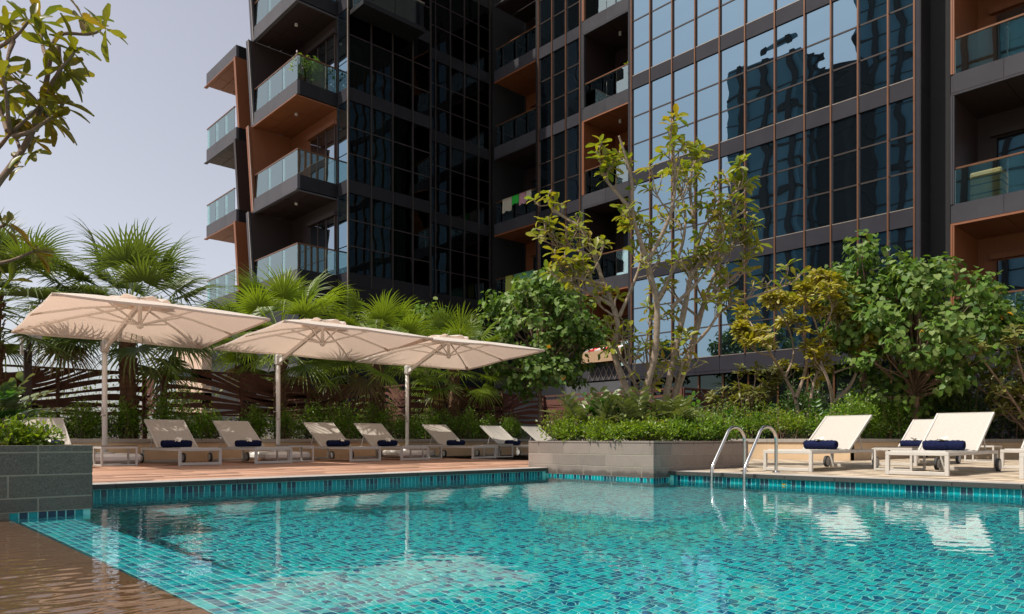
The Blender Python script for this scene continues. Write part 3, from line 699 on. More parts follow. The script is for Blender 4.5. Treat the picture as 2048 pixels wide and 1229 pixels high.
PANES = 0
def facade_X(Xf, cols, glass, inner=0.0, floors=range(0, 5), top_row=True, ground=True, sills=True, fin='bronze', band=(-0.55, -0.07)):
    """-X facing curtain wall at X=Xf; cols are Y positions (descending); each pane, panel, fin and rail its own piece"""
    for c0, c1 in zip(cols, cols[1:]):
        y1, y0 = c0, c1
        for k in floors:
            T = FL[k]; Tn = FL[k + 1]
            bx('cladding_panel', 'spandrel', Xf, Xf + 0.10, y0 + .006, y1 - .006, T + band[0] + .004, T + band[1] - .004)
            z0, z1 = T + band[1], Tn + band[0]
            for r in range(3):
                a = z0 + (z1 - z0) * r / 3; b = z0 + (z1 - z0) * (r + 1) / 3
                bx('glass_pane', glass, Xf + 0.045, Xf + 0.060, y0 + .02, y1 - .02, a + .02, b - .02)
                if r: bx('transom', 'transom', Xf + 0.028, Xf + 0.07, y0 + .03, y1 - .03, a - .022, a + .022)
            if sills: bx('sill', 'sill', Xf - 0.004, Xf + 0.045, y0 + .03, y1 - .03, z0 - .002, z0 + .018)
    for c in cols:
        bx('mullion', fin, Xf - 0.03, Xf + 0.05, c - .022, c + .022, FL[floors[0]] - 0.07, FL[floors[-1] + 1])
C_MAIN = [16.509, 15.684, 14.751, 13.827, 12.895, 11.979, 10.974, 10.028, 9.238, 8.469, 7.662, 6.991]
facade_X(21.3, C_MAIN, 'mirror_glass')
# main bay: corner strips, end face, storefront below
bx('corner_panel', 'spandrel', 21.29, 21.42, 6.85, 6.985, 0, 24); bx('corner_panel', 'spandrel', 21.29, 21.42, 16.53, 16.66, 0, 24)
for k in range(0, 7): bx('cladding_panel', 'black_metal', 21.3, 22.05, 6.83, 6.845, FL[0] + 3.5 * k - 3.9, FL[0] + 3.5 * k - .41)
for c0, c1 in zip(C_MAIN, C_MAIN[1:]):
    bx('glass_pane', 'shop_glass', 21.55, 21.565, c1 + .02, c0 - .02, 1.35, 2.60); bx('glass_pane', 'shop_glass', 21.55, 21.565, c1 + .02, c0 - .02, 0.1, 1.30)
    bx('transom', 'bronze', 21.53, 21.6, c1 + .03, c0 - .03, 1.30, 1.35)
    bx('cladding_panel', 'spandrel', 21.3, 21.6, c1 + .006, c0 - .006, 2.62, 2.705)
for c in C_MAIN: bx('mullion', 'bronze', 21.50, 21.6, c - .028, c + .028, 0, 2.62)
bx('floor_slab', 'core_dark', 21.6, 22.6, 6.9, 16.5, 2.7, 2.9)
# set-back part of the right facade: balcony bay, three glass columns, corner balcony
XL = 22.05
facade_X(XL, [22.06, 21.26, 20.47, 19.69], 'mirror_glass', sills=False)
bx('corner_panel', 'black_metal', XL - .01, XL + .12, 22.06, 22.22, 0, 27); bx('corner_panel', 'black_metal', XL - .01, XL + .12, 19.55, 19.69, 0, 27)
bx('corner_panel', 'spandrel', 21.42, XL + .1, 16.53, 16.60, 0, 27)
def rail(parent, pts, z, split=1.25, h=0.95, cap='bronze'):
    """glass balustrade along a polyline with a metal handrail, each sheet its own pane"""
    for a, b in zip(pts, pts[1:]):
        a, b = Vector((*a, z)), Vector((*b, z)); L = (b - a).length; n = max(1, round(L / split)); t = (b - a) / L; w = Vector((-t.y, t.x, 0)) * 0.008
        for k in range(n):
            p, q = a + t * (L * k / n + .012), a + t * (L * (k + 1) / n - .012); i = MB()
            c = [p - w, q - w, q + w, p + w]; i.v = [tuple(v) for v in c] + [tuple(v + Vector((0, 0, h))) for v in c]
            i.f = [(3, 2, 1, 0), (4, 5, 6, 7), (0, 1, 5, 4), (1, 2, 6, 5), (2, 3, 7, 6), (3, 0, 4, 7)]
            i.build('rail_glass', M['rail_glass'], parent)
        MB().beam(a + Vector((0, 0, h + .02)) - t * .02, b + Vector((0, 0, h + .02)) + t * .02, 0.05, 0.045).build('handrail', M[cap], parent)
def doors(parent, Xb, y0, y1, z, n, mat='door_glass', wood='wood'):
    w = (y1 - y0) / n
    for k in range(n):
        MB().box(Xb - .05, Xb - .035, y0 + w * k + .04, y0 + w * (k + 1) - .04, z + .05, z + 2.25).build('door_glass', M[mat], parent)
        MB().box(Xb - .07, Xb, y0 + w * k - .03, y0 + w * k + .03, z, z + 2.3).build('door_frame', M['post_brown'], parent)
    MB().box(Xb - .16, Xb, y0 - .1, y1 + .1, z + 2.30, z + 2.46).build('door_header', M[wood], parent)
def loggia(Xf, y0, y1, z, woody, depth=2.0, left=True, right=True, lip=True, ceil_light=True):
    """recessed balcony: fascia, soffit boards, side walls, back wall with glazed doors"""
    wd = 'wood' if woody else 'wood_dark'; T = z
    b = bx('balcony', 'core_dark', Xf + .14, Xf + depth + .4, y0 + .02, y1 - .02, T - .50, T - .02)
    n = max(1, round((y1 - y0) / 1.2))
    for k in range(n): bx('fascia_panel', 'fascia_dark', Xf - .02, Xf + .12, y0 + (y1 - y0) * k / n + .004, y0 + (y1 - y0) * (k + 1) / n - .004, T - .50, T, parent=b)
    Z1 = T + 2.98
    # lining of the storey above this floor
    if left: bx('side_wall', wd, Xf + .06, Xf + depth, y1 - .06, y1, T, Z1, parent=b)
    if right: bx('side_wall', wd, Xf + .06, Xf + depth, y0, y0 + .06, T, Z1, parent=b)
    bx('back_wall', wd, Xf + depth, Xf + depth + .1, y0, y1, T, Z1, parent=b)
    ns = 3
    for i in range(n):
        for j in range(2):
            ya, yb = y0 + (y1 - y0) * i / n, y0 + (y1 - y0) * (i + 1) / n; xa, xb = Xf + .1 + (depth - .1) * j / 2, Xf + .1 + (depth - .1) * (j + 1) / 2
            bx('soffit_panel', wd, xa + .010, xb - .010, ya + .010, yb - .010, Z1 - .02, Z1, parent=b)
    lw = 'wood' if woody else 'fascia_dark'
    bx('frame_edge', lw, Xf - .03, Xf + .07, y0, y1, Z1 - .05, Z1 + .005, parent=b); bx('frame_edge', lw if woody else 'bronze', Xf - .01, Xf + .07, y0, y1, Z1 + .01, Z1 + .035, parent=b)
    if left: bx('frame_edge', lw, Xf - .03, Xf + .07, y1 - .09, y1 - .002, T + .002, Z1 - .06, parent=b); bx('frame_edge', lw, Xf - .045, Xf - .031, y1 - .05, y1 - .002, T + .002, Z1 - .06, parent=b)
    rail(b, [(Xf + .05, y0 + .05), (Xf + .05, y1 - .08)], T, 1.3)
    doors(b, Xf + depth, y0 + .35, y1 - .5, T, 2, wood=wd)
    if ceil_light: MB().tube([(Xf + depth * .45, (y0 + y1) / 2, Z1 - .16), (Xf + depth * .45, (y0 + y1) / 2, Z1 - .02)], .055, 10).build('ceiling_light', M['lamp_box'], b)
    return b
for k, wd in zip(range(0, 6), (1, 0, 1, 0, 1, 0)):
    if k < 5: loggia(XL, 17.16, 19.55, FL[k], bool(wd))
for k in range(0, 5): loggia(XL, 22.22, 24.9, FL[k], bool((0, 1, 0, 1, 0)[k]), left=False, ceil_light=False)
for k in range(0, 4): loggia(XL, -1.0 if k else -2.0, 6.33, FL[k], bool((1, 0, 1, 0)[k]), depth=2.2, right=False)
bx('corner_panel', 'black_metal', XL + .05, XL + .18, 6.36, 6.84, 0, 27)
# grey stone base below the balconies
for j, (z0, z1) in enumerate(((2.05, 2.70), (1.35, 2.03), (0.65, 1.33), (0, 0.63))):
    y = 16.7
    while y < 25.0:
        bx('base_stone', 'granite_grey', XL - .03, XL + .05, y + .005, min(y + .86, 25.1) - .005, z0 + .005, z1 - .005); y += .86
bx('base_wall', 'joint_dark', XL + .05, XL + .3, 16.7, 25.15, 0, 2.72)
y = 6.3
while y > -3:
    bx('base_stone', 'spandrel', XL, XL + .05, y - .86 + .005, y - .005, 0.9, 2.72); bx('base_stone', 'spandrel', XL + .03, XL + .08, y - .86 + .005, y - .005, 0.05, .88); y -= .86
bx('base_wall', 'joint_dark', XL + .08, XL + .3, -14, 6.33, 0, 2.72)
# dark wing, facing the pool (-Y)
def facade_Y(Yf, cols, glass_for, floors=range(1, 5), band=(-.5, 0.0), dark='black_metal'):
    for ci, (x0, x1) in enumerate(zip(cols, cols[1:])):
        for k in floors:
            T = FL[k]; Tn = FL[k + 1]
            bx('cladding_panel', dark, x0 + .006, x1 - .006, Yf, Yf + .1, T + band[0] + .004, T + band[1] - .004)
            z0, z1 = T + band[1], Tn + band[0]
            for r in range(3):
                a = z0 + (z1 - z0) * r / 3; b = z0 + (z1 - z0) * (r + 1) / 3
                bx('glass_pane', glass_for(ci, k), x0 + .02, x1 - .02, Yf + .045, Yf + .06, a + .02, b - .02)
                if r: bx('transom', 'transom', x0 + .03, x1 - .03, Yf + .03, Yf + .07, a - .02, a + .02)
    for c in cols: bx('mullion', 'transom', c - .022, c + .022, Yf - .02, Yf + .05, FL[floors[0]] - .5, FL[floors[-1] + 1])
C_W1 = [14.17, 15.17, 16.148, 17.114, 17.999]; C_W2 = [18.03, 18.92, 19.74, 20.53, 21.36, 22.04]
facade_Y(24.3, C_W1, lambda c, k: 'wing_glass'); facade_Y(25.2, C_W2, lambda c, k: 'wing_glass')
for cols, Yf in ((C_W1, 24.3), (C_W2, 25.2)):
    for x0, x1 in zip(cols, cols[1:]):
        for z0, z1 in ((4.6, 6.26), (2.9, 4.58), (1.2, 2.88), (0, 1.18)): bx('cladding_panel', 'black_metal', x0 + .006, x1 - .006, Yf, Yf + .1, z0 + .005, z1 - .005)
bx('corner_panel', 'black_metal', 18.0, 18.08, 24.34, 25.2, 0, 27)
bx('back_wall', 'core_dark', 14.3, 18, 24.42, 24.46, 0, 6.3); bx('back_wall', 'core_dark', 18.0, 22.04, 25.32, 25.36, 0, 6.3)
for k in range(1, 6): bx('floor_slab', 'core_dark', 14.35, 22.2, 25.4, 26.6, FL[k] - .45, FL[k] - .05); bx('floor_slab', 'core_dark', 14.35, 18.0, 24.42, 25.4, FL[k] - .45, FL[k] - .05)
# curtains drawn inside the wing
def curtain(x0, x1, Y, z0, z1, seed):
    rg = random.Random(seed); n = 40; v = []; f = []
    for i in range(n + 1):
        x = x0 + (x1 - x0) * i / n; y = Y + .05 * math.sin(i * 1.9 + rg.uniform(-.3, .3)) + rg.uniform(-.01, .01)
        v += [(x, y, z0), (x, y, z1)]
    for i in range(n): a = 2 * i; f.append((a, a + 2, a + 3, a + 1))
    mesh_obj('curtain', v, f, M['curtain'], bld, True)
for k in (1, 2, 3, 4):
    curtain(15.25, 16.05, 24.62, FL[k] + .02, FL[k] + 2.95, k); curtain(16.2, 16.95 if k != 2 else 16.7, 24.62, FL[k] + .02, FL[k] + 2.95, k + 9)
# wing end (facing the sky side): two glass strips per floor
for k in range(1, 5):
    T = FL[k]
    bx('cladding_panel', 'spandrel', 14.15, 14.25, 24.33, 25.08, T - .5, T)
    for r in range(3):
        a = T + r; bx('glass_pane', 'mirror_glass', 14.17, 14.185, 24.33, 25.07, a + .02, a + .98)
    bx('mullion', 'transom', 14.13, 14.19, 25.07, 25.12, T, T + 3)
bx('corner_post', 'sill', 14.12, 14.168, 24.28, 24.325, 3, 27)
# projecting balconies on the left end
def proj_balcony(Y0, Y1, k, woody, side_wood, lit=True):
    T = FL[k]; Xf = 12.5; Xb = 14.15; Z1 = T + 2.98; wd = 'wood' if woody else 'wood_dark'
    b = bx('balcony', 'core_dark', Xf + .12, Xb + .3, Y0 + .12, Y1 - .02, T - .50, T - .02)
    n = 3
    for i in range(n): bx('fascia_panel', 'fascia', Xf, Xf + .11, Y0 + (Y1 - Y0) * i / n + .003, Y0 + (Y1 - Y0) * (i + 1) / n - .003, T - .52, T, parent=b)
    for i in range(2): bx('fascia_panel', 'black_metal', Xf + .115 + (Xb - Xf - .115) * i / 2, Xf + .11 + (Xb - Xf - .115) * (i + 1) / 2, Y0, Y0 + .11, T - .52, T, parent=b)  # the side's shade is put into its colour: near-black beside the grey front
    # soffit below this slab belongs to the storey below: wood when that storey is lined in wood
    return b
def soffit(Y0, Y1, k, woody, parent):
    """underside of slab k with panel joints and the stepped metal edge"""
    T = FL[k]; z = T - .52; wd = 'wood' if woody else 'wood_dark'; lw = 'wood' if woody else 'fascia'
    for i in range(3):
        for j in range(3):
            xa, xb = 12.62 + 1.53 * j / 3, 12.62 + 1.53 * (j + 1) / 3; ya, yb = Y0 + .12 + (Y1 - Y0 - .12) * i / 3, Y0 + .12 + (Y1 - Y0 - .12) * (i + 1) / 3
            bx('soffit_panel', wd, xa + .010, xb - .010, ya + .010, yb - .010, z - .05, z - .03, parent=parent)
    bx('frame_edge', lw, 12.46, 12.60, Y0 + .02, Y1 + .2, z - .075, z - .035, parent=parent)
    bx('frame_edge', lw if woody else 'sill', 12.50, 12.60, Y0 + .06, Y1, z - .03, z - .008, parent=parent)
    bx('frame_edge', lw, 12.60, 14.15, Y0 + .02, Y0 + .10, z - .075, z - .035, parent=parent)
for k in range(1, 5):
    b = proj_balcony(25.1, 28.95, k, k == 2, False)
    soffit(25.1, 28.95, k, k - 1 == 2, b); T = FL[k]; woody = (k == 2); wd = 'wood' if woody else 'wood_dark'; Z1 = T + 2.93
    # leaning side wall at the far end
    i = MB(); i.prism([(12.58, T), (14.15, T), (14.15, Z1), (12.36, Z1)], 1, 28.96, 29.16); i.build('side_wall', M[wd], b)
    i = MB(); i.prism([(12.50, T - .5), (12.56, T - .5), (12.34, Z1), (12.28, Z1)], 1, 28.93, 29.19); i.build('frame_edge', M['wood' if woody else 'fascia'], b)
    i = MB(); i.prism([(12.485, T - .5), (12.50, T - .5), (12.28, Z1), (12.265, Z1)], 1, 28.93, 28.97); i.build('edge_trim', M['sill'], b)
    bx('back_wall', wd, 14.15, 14.3, 25.12, 28.95, T, Z1, parent=b)
    doors(b, 14.15, 25.2, 27.2, T, 3, wood=wd)
    rail(b, [(12.54, 28.9), (12.54, 25.14), (14.12, 25.14)], T, 1.2, .93)
    MB().tube([(13.2, 26.6, Z1 - .08), (13.2, 26.6, Z1 + .06)], .06, 10).build('ceiling_light', M['lamp_box'], b)
    # second stack further back
    woody2 = k in (1, 3); wd2 = 'wood' if woody2 else 'wood_dark'
    if k == 4:
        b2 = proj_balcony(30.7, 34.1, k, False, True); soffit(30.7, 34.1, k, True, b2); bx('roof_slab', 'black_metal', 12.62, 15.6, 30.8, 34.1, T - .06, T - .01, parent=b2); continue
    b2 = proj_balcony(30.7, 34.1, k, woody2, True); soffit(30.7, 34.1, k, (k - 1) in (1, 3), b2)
    i = MB(); i.prism([(12.62, T), (14.15, T), (14.15, Z1 + .05), (12.44, Z1 + .05)], 1, 30.68, 30.86); i.build('side_wall', M[wd2], b2)
    bx('back_wall', wd2, 14.15, 14.3, 30.9, 34.1, T, Z1, parent=b2)
    rail(b2, [(12.54, 34.1), (12.54, 30.95)], T, 1.2, .93)
    rail(b2, [(12.54, 34.1), (14.12, 34.1)], T, 1.2, .93)
    bx('cladding_panel', 'black_metal', 13.85, 14.1, 29.2, 30.66, T - .5, T + 2.98)
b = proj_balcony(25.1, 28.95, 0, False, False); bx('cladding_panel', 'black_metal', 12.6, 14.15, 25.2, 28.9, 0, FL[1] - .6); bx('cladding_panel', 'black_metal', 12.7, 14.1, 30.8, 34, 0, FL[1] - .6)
bx('roof_terrace', 'black_metal', 12.5, 14.15, 25.1, 29.1, FL[5] - .52, FL[5]); bx('core', 'core_dark', 14.3, 15.6, 25.6, 34.2, 0, FL[1] - .6)
bx('core', 'core_dark', 14.31, 15.6, 25.35, 34.2, FL[1] - .6, FL[4] - .1); bx('core', 'core_dark', 14.31, 15.6, 25.35, 29.2, FL[4] - .1, 27.5)
# window cleaner's bar hanging high on the dark wing, and a small projecting glass balcony there
pb_ = bx('balcony', 'black_metal', 14.2, 17.0, 23.3, 24.28, 16.45, 16.62)
rail(pb_, [(14.25, 24.2), (14.25, 23.33), (16.95, 23.33), (16.95, 24.2)], 16.62, 1.3, .95, 'sill')
# office towers standing behind the photographer's left; they show mirrored in the facade
def tower(label, x0, x1, y0, y1, h, step, mat='tower_glass', fin=.5):
    r_ = root('office_tower', label, 'tower', ((x0 + x1) / 2, (y0 + y1) / 2, -3.2))
    MB().box(x0, x1, y0, y1, -3.2, h).build('body', M[mat], r_)
    m = MB(); k = 0; y = y0 + 1
    while y < y1: m.box(x1, x1 + fin, y - .32, y + .32, -3.2, h); y += step
    x = x0 + 1
    while x < x1: m.box(x - .22, x + .22, y0 - fin, y0, -3.2, h); x += step
    m.build('fins', M['joint_dark'], r_); m = MB(); z = 0
    while z < h: m.box(x1, x1 + .25, y0, y1, z - .12, z + .12); m.box(x0, x1, y0 - .25, y0, z - .12, z + .12); z += 3.6
    m.build('floor_bands', M['joint_dark'], r_)
tower('blue glass office tower, seen mirrored in the left half of the glass facade', -75, -47.2, 43.0, 53.1, 51, 3.4)
tower('taller blue glass tower, seen mirrored at the right end of the glass facade', -90, -58, 20, 40.2, 66, 3.4)
tower('near-black tower, seen mirrored as the dark gap between the two blue towers', -66, -52, 37.8, 42.6, 49, 60, 'core_dark', .01)
# far pale buildings to the left, over the fence
def far_block(label, x0, x1, y0, y1, h, mat, wins):
    r_ = root('far_building', label, 'building', ((x0 + x1) / 2, y0, -3.2))
    MB().box(x0, x1, y0, y1, -3.2, h).build('wall', M[mat], r_)
    for (xa, xb, za, zb) in wins:
        w = MB().box(xa, xb, y0 - .02, y0 + .03, za, zb).build('window', M['dark_window'], r_)
        MB().box(xa - .1, xb + .1, y0 - .12, y0 - .03, za - .15, za - .02).build('sill', M[mat], w)
    return r_
far_block('far pink-beige tower block rising behind the brown screen left of the second umbrella', 42.6, 48, 118, 130, 18.5, 'pink_render', [(43.2 + i * 2.4, 44.4 + i * 2.4, z, z + .5) for i in range(2) for z in (1, 5, 9)])
far_block('far cream apartment house with small dark windows behind the screen', 48.4, 58, 116, 126, 14.5, 'cream_render', [(49.3 + i * 2.6, 37.6 + i * 2.6, z, z + 1.6) for i in range(4) for z in (-1, 2.6, 6.2, 9.8)])

# ================================================================ CORTEN SCREENS
def screen(x0, y0, x1, y1, label, z0=0.98, z1=2.0, phase=0.0, group=None, posts=(0, .5, 1)):
    """laser-cut wave screen: frame rails, posts and wave-shaped slats that swell and touch"""
    r_ = root('privacy_screen', label, 'fence panel', (x0, y0, z0 - .6))
    D = Vector((x1 - x0, y1 - y0, 0)); L = D.length; t = D / L; n = Vector((-t.y, t.x, 0)) * .006
    def P(a, z, sgn): return tuple(Vector((x0, y0, 0)) + t * a + n * sgn + Vector((0, 0, z)))
    MB().beam((x0, y0, z1 - .02), (x1, y1, z1 - .02), .05, .045).build('top_rail', M['corten'], r_)
    MB().beam((x0, y0, z0 + .02), (x1, y1, z0 + .02), .05, .04).build('bottom_rail', M['corten'], r_)
    for f in posts:
        p = Vector((x0, y0, 0)) + D * f
        MB().box(p.x - .035, p.x + .035, p.y - .035, p.y + .035, 0.3, z1 - .043 if 0 < f < 1 else z1).build('post', M['corten'], r_)
    H = z1 - z0; N = 44; flip = phase > 2.6
    # streamlines: level and wide apart at one end, pouring down from the top rail and crowding together at the other
    def curve(u, q):
        if flip: pass
        w = min(1, max(0, (u - .10) / .66)); S_ = w * w * (3 - 2 * w)
        return (1 - S_) * (q + .03 * math.sin(4 * u + q * 5 + phase)) + S_ * (.10 + .36 * q) + .05 * max(0, u - .8) / .2 * (1 if q < 1 else .3) + .016 * math.sin(u * 9 + q * 9 + phase)
    for j in range(11):
        q = .06 + .185 * j; v = []; f = []
        for i in range(N + 1):
            u = i / N; uu_ = u if phase < 3.2 and not (1.9 < phase < 2.6) else 1 - u
            c = curve(uu_, q); th = (.056 + .024 * math.sin(uu_ * 6.5 + j * 2.1 + phase)) * (1 - .38 * uu_)
            lo, hi = max(.03, c - th), min(.965, c + th)
            if hi - lo < .012: continue
            k = len(v); v += [P(u * L, z0 + H * lo, -1), P(u * L, z0 + H * hi, -1), P(u * L, z0 + H * hi, 1), P(u * L, z0 + H * lo, 1)]
            if k and i > 0 and abs(last - (i - 1)) < .5:
                for a in range(4): b = (a + 1) % 4; f.append((k - 4 + a, k - 4 + b, k + b, k + a))
            last = i
        if f: mesh_obj('wave_slat', v, f, M['corten'], r_)
    return r_
GS = 'brown wave-cut screens around the pool garden'
YF, YB = 17.0, 18.3
screen(-2.3, YB, 1.75, YB, 'wave-cut brown screen at the far left behind the light post', phase=1.2, group=GS)
screen(1.8, YB, 5.27, YB, 'set-back wave-cut brown screen left of the first palm trunk', phase=2.3, group=GS)
screen(5.3, YF + .04, 5.3, YB, 'narrow end screen turning back beside the largest front screen', phase=.4, group=GS, posts=(0, 1))
screen(5.34, YF, 8.74, YF, 'largest wave-cut screen, between the second and third loungers and the sky', phase=3.1, group=GS)
screen(8.78, YB, 11.8, YB, 'set-back brown screen half hidden by bushes between the second and third umbrella poles', phase=2.0, group=GS)
screen(8.76, YF + .04, 8.76, YB, 'narrow screen turning back behind the second umbrella pole', phase=1.4, group=GS, posts=(0, 1))
screen(11.85, YF, 15.4, YF, 'wave-cut brown screen right of the third umbrella pole', phase=3.1, group=GS)
screen(11.83, YF + .04, 11.83, YB, 'narrow screen turning back just right of the third umbrella pole', phase=2.4, group=GS, posts=(0, 1))
screen(15.45, YB, 18.55, YB, 'shaded brown screen behind the round-leaved tree', phase=2.0, group=GS)
screen(18.6, 12.54, 18.6, YB, 'long shaded screen running back beside the grey stone base of the block', phase=.8, group=GS, posts=(0, .33, .66, 1))
screen(18.64, 12.5, 21.1, 12.5, 'red-brown wave screen right of the bare-stemmed tree in front of the dark storefront', phase=3.1, group=GS)

# ================================================================ LOUNGERS
def make_lounger():
    r_ = root('sun_lounger', 'x', 'sun lounger')
    W2 = .35; L = 2.12; zt = .285; t = .045
    m = MB()
    m.box(-W2, -W2 + t, t, L - t, zt - t, zt, .004).box(W2 - t, W2, t, L - t, zt - t, zt, .004)
    m.box(-W2, W2, 0, t, zt - t, zt, .004).box(-W2, W2, L - t, L, zt - t, zt, .004).box(-W2 + t, W2 - t, 1.12, 1.15, zt - .035, zt - .005)
    m.build('frame', M['white_metal'], r_)
    for y in (0, L - t):
        m = MB(); m.box(-W2, -W2 + t, y, y + t, 0, zt - t - .001, .004).box(W2 - t, W2, y, y + t, 0, zt - t - .001, .004).box(-W2 + t, W2 - t, y, y + t, .006, .05, .004)
        m.build('leg_loop', M['white_metal'], r_)
    # seat sling, slightly sagging
    v = []; f = []; n = 10
    for i in range(n + 1):
        y = .05 + (1.10 - .05) * i / n
        for x, dz in ((-W2 + t + .002, 0), (-.12, -.012), (.12, -.012), (W2 - t - .002, 0)):
            v.append((x, y, zt + .006 + dz * math.sin(math.pi * i / n)))
    for i in range(n):
        for j in range(3): a = 4 * i + j; f.append((a, a + 1, a + 5, a + 4))
    k = len(v); v2 = v + [(x, y, z - .012) for x, y, z in v]; f2 = f + [tuple(reversed([q + k for q in g])) for g in f]
    o = mesh_obj('seat_sling', v2, f2, M['sling'], r_, True); 
    for ya in (.046, 1.09): MB().box(-W2 + t, W2 - t, ya, ya + .014, zt - .012, zt + .014, .003).build('sling_bar', M['white_metal'], r_)
    # raised back
    hy, hz, bl, an = 1.17, zt + .01, .92, R(33.5)
    dy, dz = math.cos(an), math.sin(an)
    v = []; f = []
    for i in range(9):
        s_ = bl * i / 8
        for x in (-W2 + .02, -.17, 0, .17, W2 - .02):
            sag = .022 * math.sin(math.pi * i / 8) * (1 - (x / W2) ** 2)
            v.append((x, hy + dy * s_ + dz * sag, hz + dz * s_ - dy * sag))
    for i in range(8):
        for j in range(4): a = 5 * i + j; f.append((a, a + 1, a + 6, a + 5))
    k = len(v); v2 = v + [(x, y + dz * .014, z - dy * .014) for x, y, z in v]; f2 = f + [tuple(reversed([q + k for q in g])) for g in f]
    mesh_obj('back_sling', v2, f2, M['sling'], r_, True)
    m = MB()
    for sx in (-1, 1): m.beam((sx * (W2 - .012), hy - .01, hz - .015), (sx * (W2 - .012), hy + dy * bl, hz + dz * bl - .012), .024, .035)
    m.beam((-W2, hy + dy * bl, hz + dz * bl - .012), (W2, hy + dy * bl, hz + dz * bl - .012), .03, .03)
    m.build('back_frame', M['white_metal'], r_)
    m = MB()
    for sx in (-1, 1): m.tube([(sx * (W2 - .05), hy + dy * .50, hz + dz * .50 - .02), (sx * (W2 - .05), hy + dy * .50 + .12, zt - .02)], .009, 8)
    m.build('back_strut', M['white_metal'], r_)
    for sx in (-1, 1):
        x0 = sx * (W2 + .004); x1 = sx * (W2 + .042)
        w = MB().tube([(x0, L - .10, .09), (x1, L - .10, .09)], .088, 28).build('wheel', M['rubber'], r_)
        MB().tube([(sx * (W2 + .001), L - .10, .09), (sx * (W2 + .046), L - .10, .09)], .068, 24).build('hub', M['hub_grey'], w)
        w.data.polygons.foreach_set('use_smooth', [len(p.vertices) == 4 for p in w.data.polygons])
    return r_
lounger = make_lounger(); used = [False]
GL = 'white sling sun loungers around the pool'
LXs = [2.14, 4.12, 5.40, 7.33, 8.55, 10.40, 12.30, 13.80]
LLab = ['white lounger partly hidden behind the dark granite planter at the far left',
        'white lounger just right of the first umbrella base, its foot frame nearest the deck edge',
        'white lounger between the first and second umbrella poles, left of the second pole',
        'white lounger right of the second umbrella pole, dappled by palm shade',
        'white lounger left of the third umbrella pole, beside its twin',
        'white lounger just right of the third umbrella pole, striped by frond shadows',
        'white lounger second from the pale planter in the left row',
        'white lounger half hidden by the left end of the pale planter']
jr = random.Random(8)
for x, lb in zip(LXs, LLab): place(lounger, used, (x + .35 + jr.uniform(-.02, .02), 12.5 + jr.uniform(-.04, .04), 0), R(jr.uniform(-1.6, 1.6)), lb, GL)
RL = [(9.5, 4.72, 0, 'white lounger directly behind the pool ladder, leaf shadow on its back'), (9.5, 3.10, 0, 'large white lounger nearest the camera on the right terrace'),
      (12.75, 4.50, 0, 'white lounger in the second row, peeking out left of the nearest right lounger'), (9.45, 1.70, 0, 'white lounger cut off at the right edge of the photo, front row'),
      (12.6, 2.62, 0, 'second-row white lounger at the right edge, only its back and corner showing'), (15.9, 2.9, 0, 'white lounger far back by the wall at the right edge')]
for x, y, _, lb in RL[:5]: place(lounger, used, (x, y, 0), R(-90 + jr.uniform(-1, 1)), lb, GL)

# ---- rolled navy towels with a frangipani flower
def make_towel():
    m = MB(); prof = []
    n = 22; pts = [(-.24 + .48 * i / n, 0, 0) for i in range(n + 1)]
    rad = [.066 + .0035 * math.sin(i * 2.1) + .002 * math.sin(i * 5.3) if 0 < i < n else .057 for i in range(n + 1)]
    m.tube(pts, rad, 18)
    for e in (-.241, .241):       # spiral of the roll on both ends
        sp = [(e + (.003 if e > 0 else -.003), (.006 + .0065 * a / 2) * math.cos(a), (.006 + .0065 * a / 2) * math.sin(a)) for a in [i * .5 for i in range(32)]]
        m.tube(sp, .0045, 5)
    o = m.build('rolled_towel', M['navy'], None, True); tag(o, 'x', 'towel'); return o
towel = make_towel(); ut = [False]
def make_flower():
    r_ = root('frangipani_flower', 'x', 'flower')
    for k in range(5):
        a = k * 2 * math.pi / 5 + .3; v = []; f = []
        for i in range(5):
            s_ = i / 4; w = .022 * math.sin(math.pi * min(1, .12 + s_ * .86)) + .002; l = .006 + .046 * s_; z = .02 * s_ - .012 * s_ * s_ * s_
            for sx in (-1, 0, 1):
                x, y = l, sx * w; v.append((x * math.cos(a) - y * math.sin(a), x * math.sin(a) + y * math.cos(a), z + abs(sx) * .006 + sx * .006))
        for i in range(4):
            for j in range(2): q = 3 * i + j; f.append((q, q + 1, q + 4, q + 3))
        mesh_obj('petal', v, f, M['petal'], r_, True)
    MB().tube([(0, 0, -.004), (0, 0, .006)], [.012, .008], 10).build('heart', M['petal_core'], r_)
    r_.scale = (1.35, 1.35, 1.35)
    return r_
flower = make_flower(); uf = [False]
whereL = ['the lounger behind the dark planter', 'the lounger right of the first umbrella', 'the lounger left of the second umbrella pole', 'the lounger right of the second umbrella pole', 'the lounger left of the third umbrella pole', 'the lounger right of the third umbrella pole', 'the lounger second from the pale planter', 'the lounger half hidden by the pale planter']
rg = random.Random(3)
for x, w in zip(LXs, whereL):
    tx, ty = x + .36 + rg.uniform(-.05, .05), 12.5 + 1.10 + rg.uniform(-.03, .01)
    place(towel, ut, (tx, ty, .358), rg.uniform(-.12, .12), 'rolled navy towel on ' + w, 'rolled navy towels on the loungers').scale = (rg.uniform(.92, 1.06), rg.uniform(.94, 1.08), 1)
    f_ = place(flower, uf, (tx + rg.uniform(-.02, .05), ty - .03, .421), rg.uniform(0, 6), 'white frangipani flower on the towel of ' + w, 'white flowers on the towels'); f_.rotation_euler = (R(38), 0, rg.uniform(-.5, .5))
whereR = ['the lounger behind the ladder', 'the nearest right lounger', 'the second-row right lounger', 'the cut-off lounger at the right edge', 'the second-row lounger at the right edge']
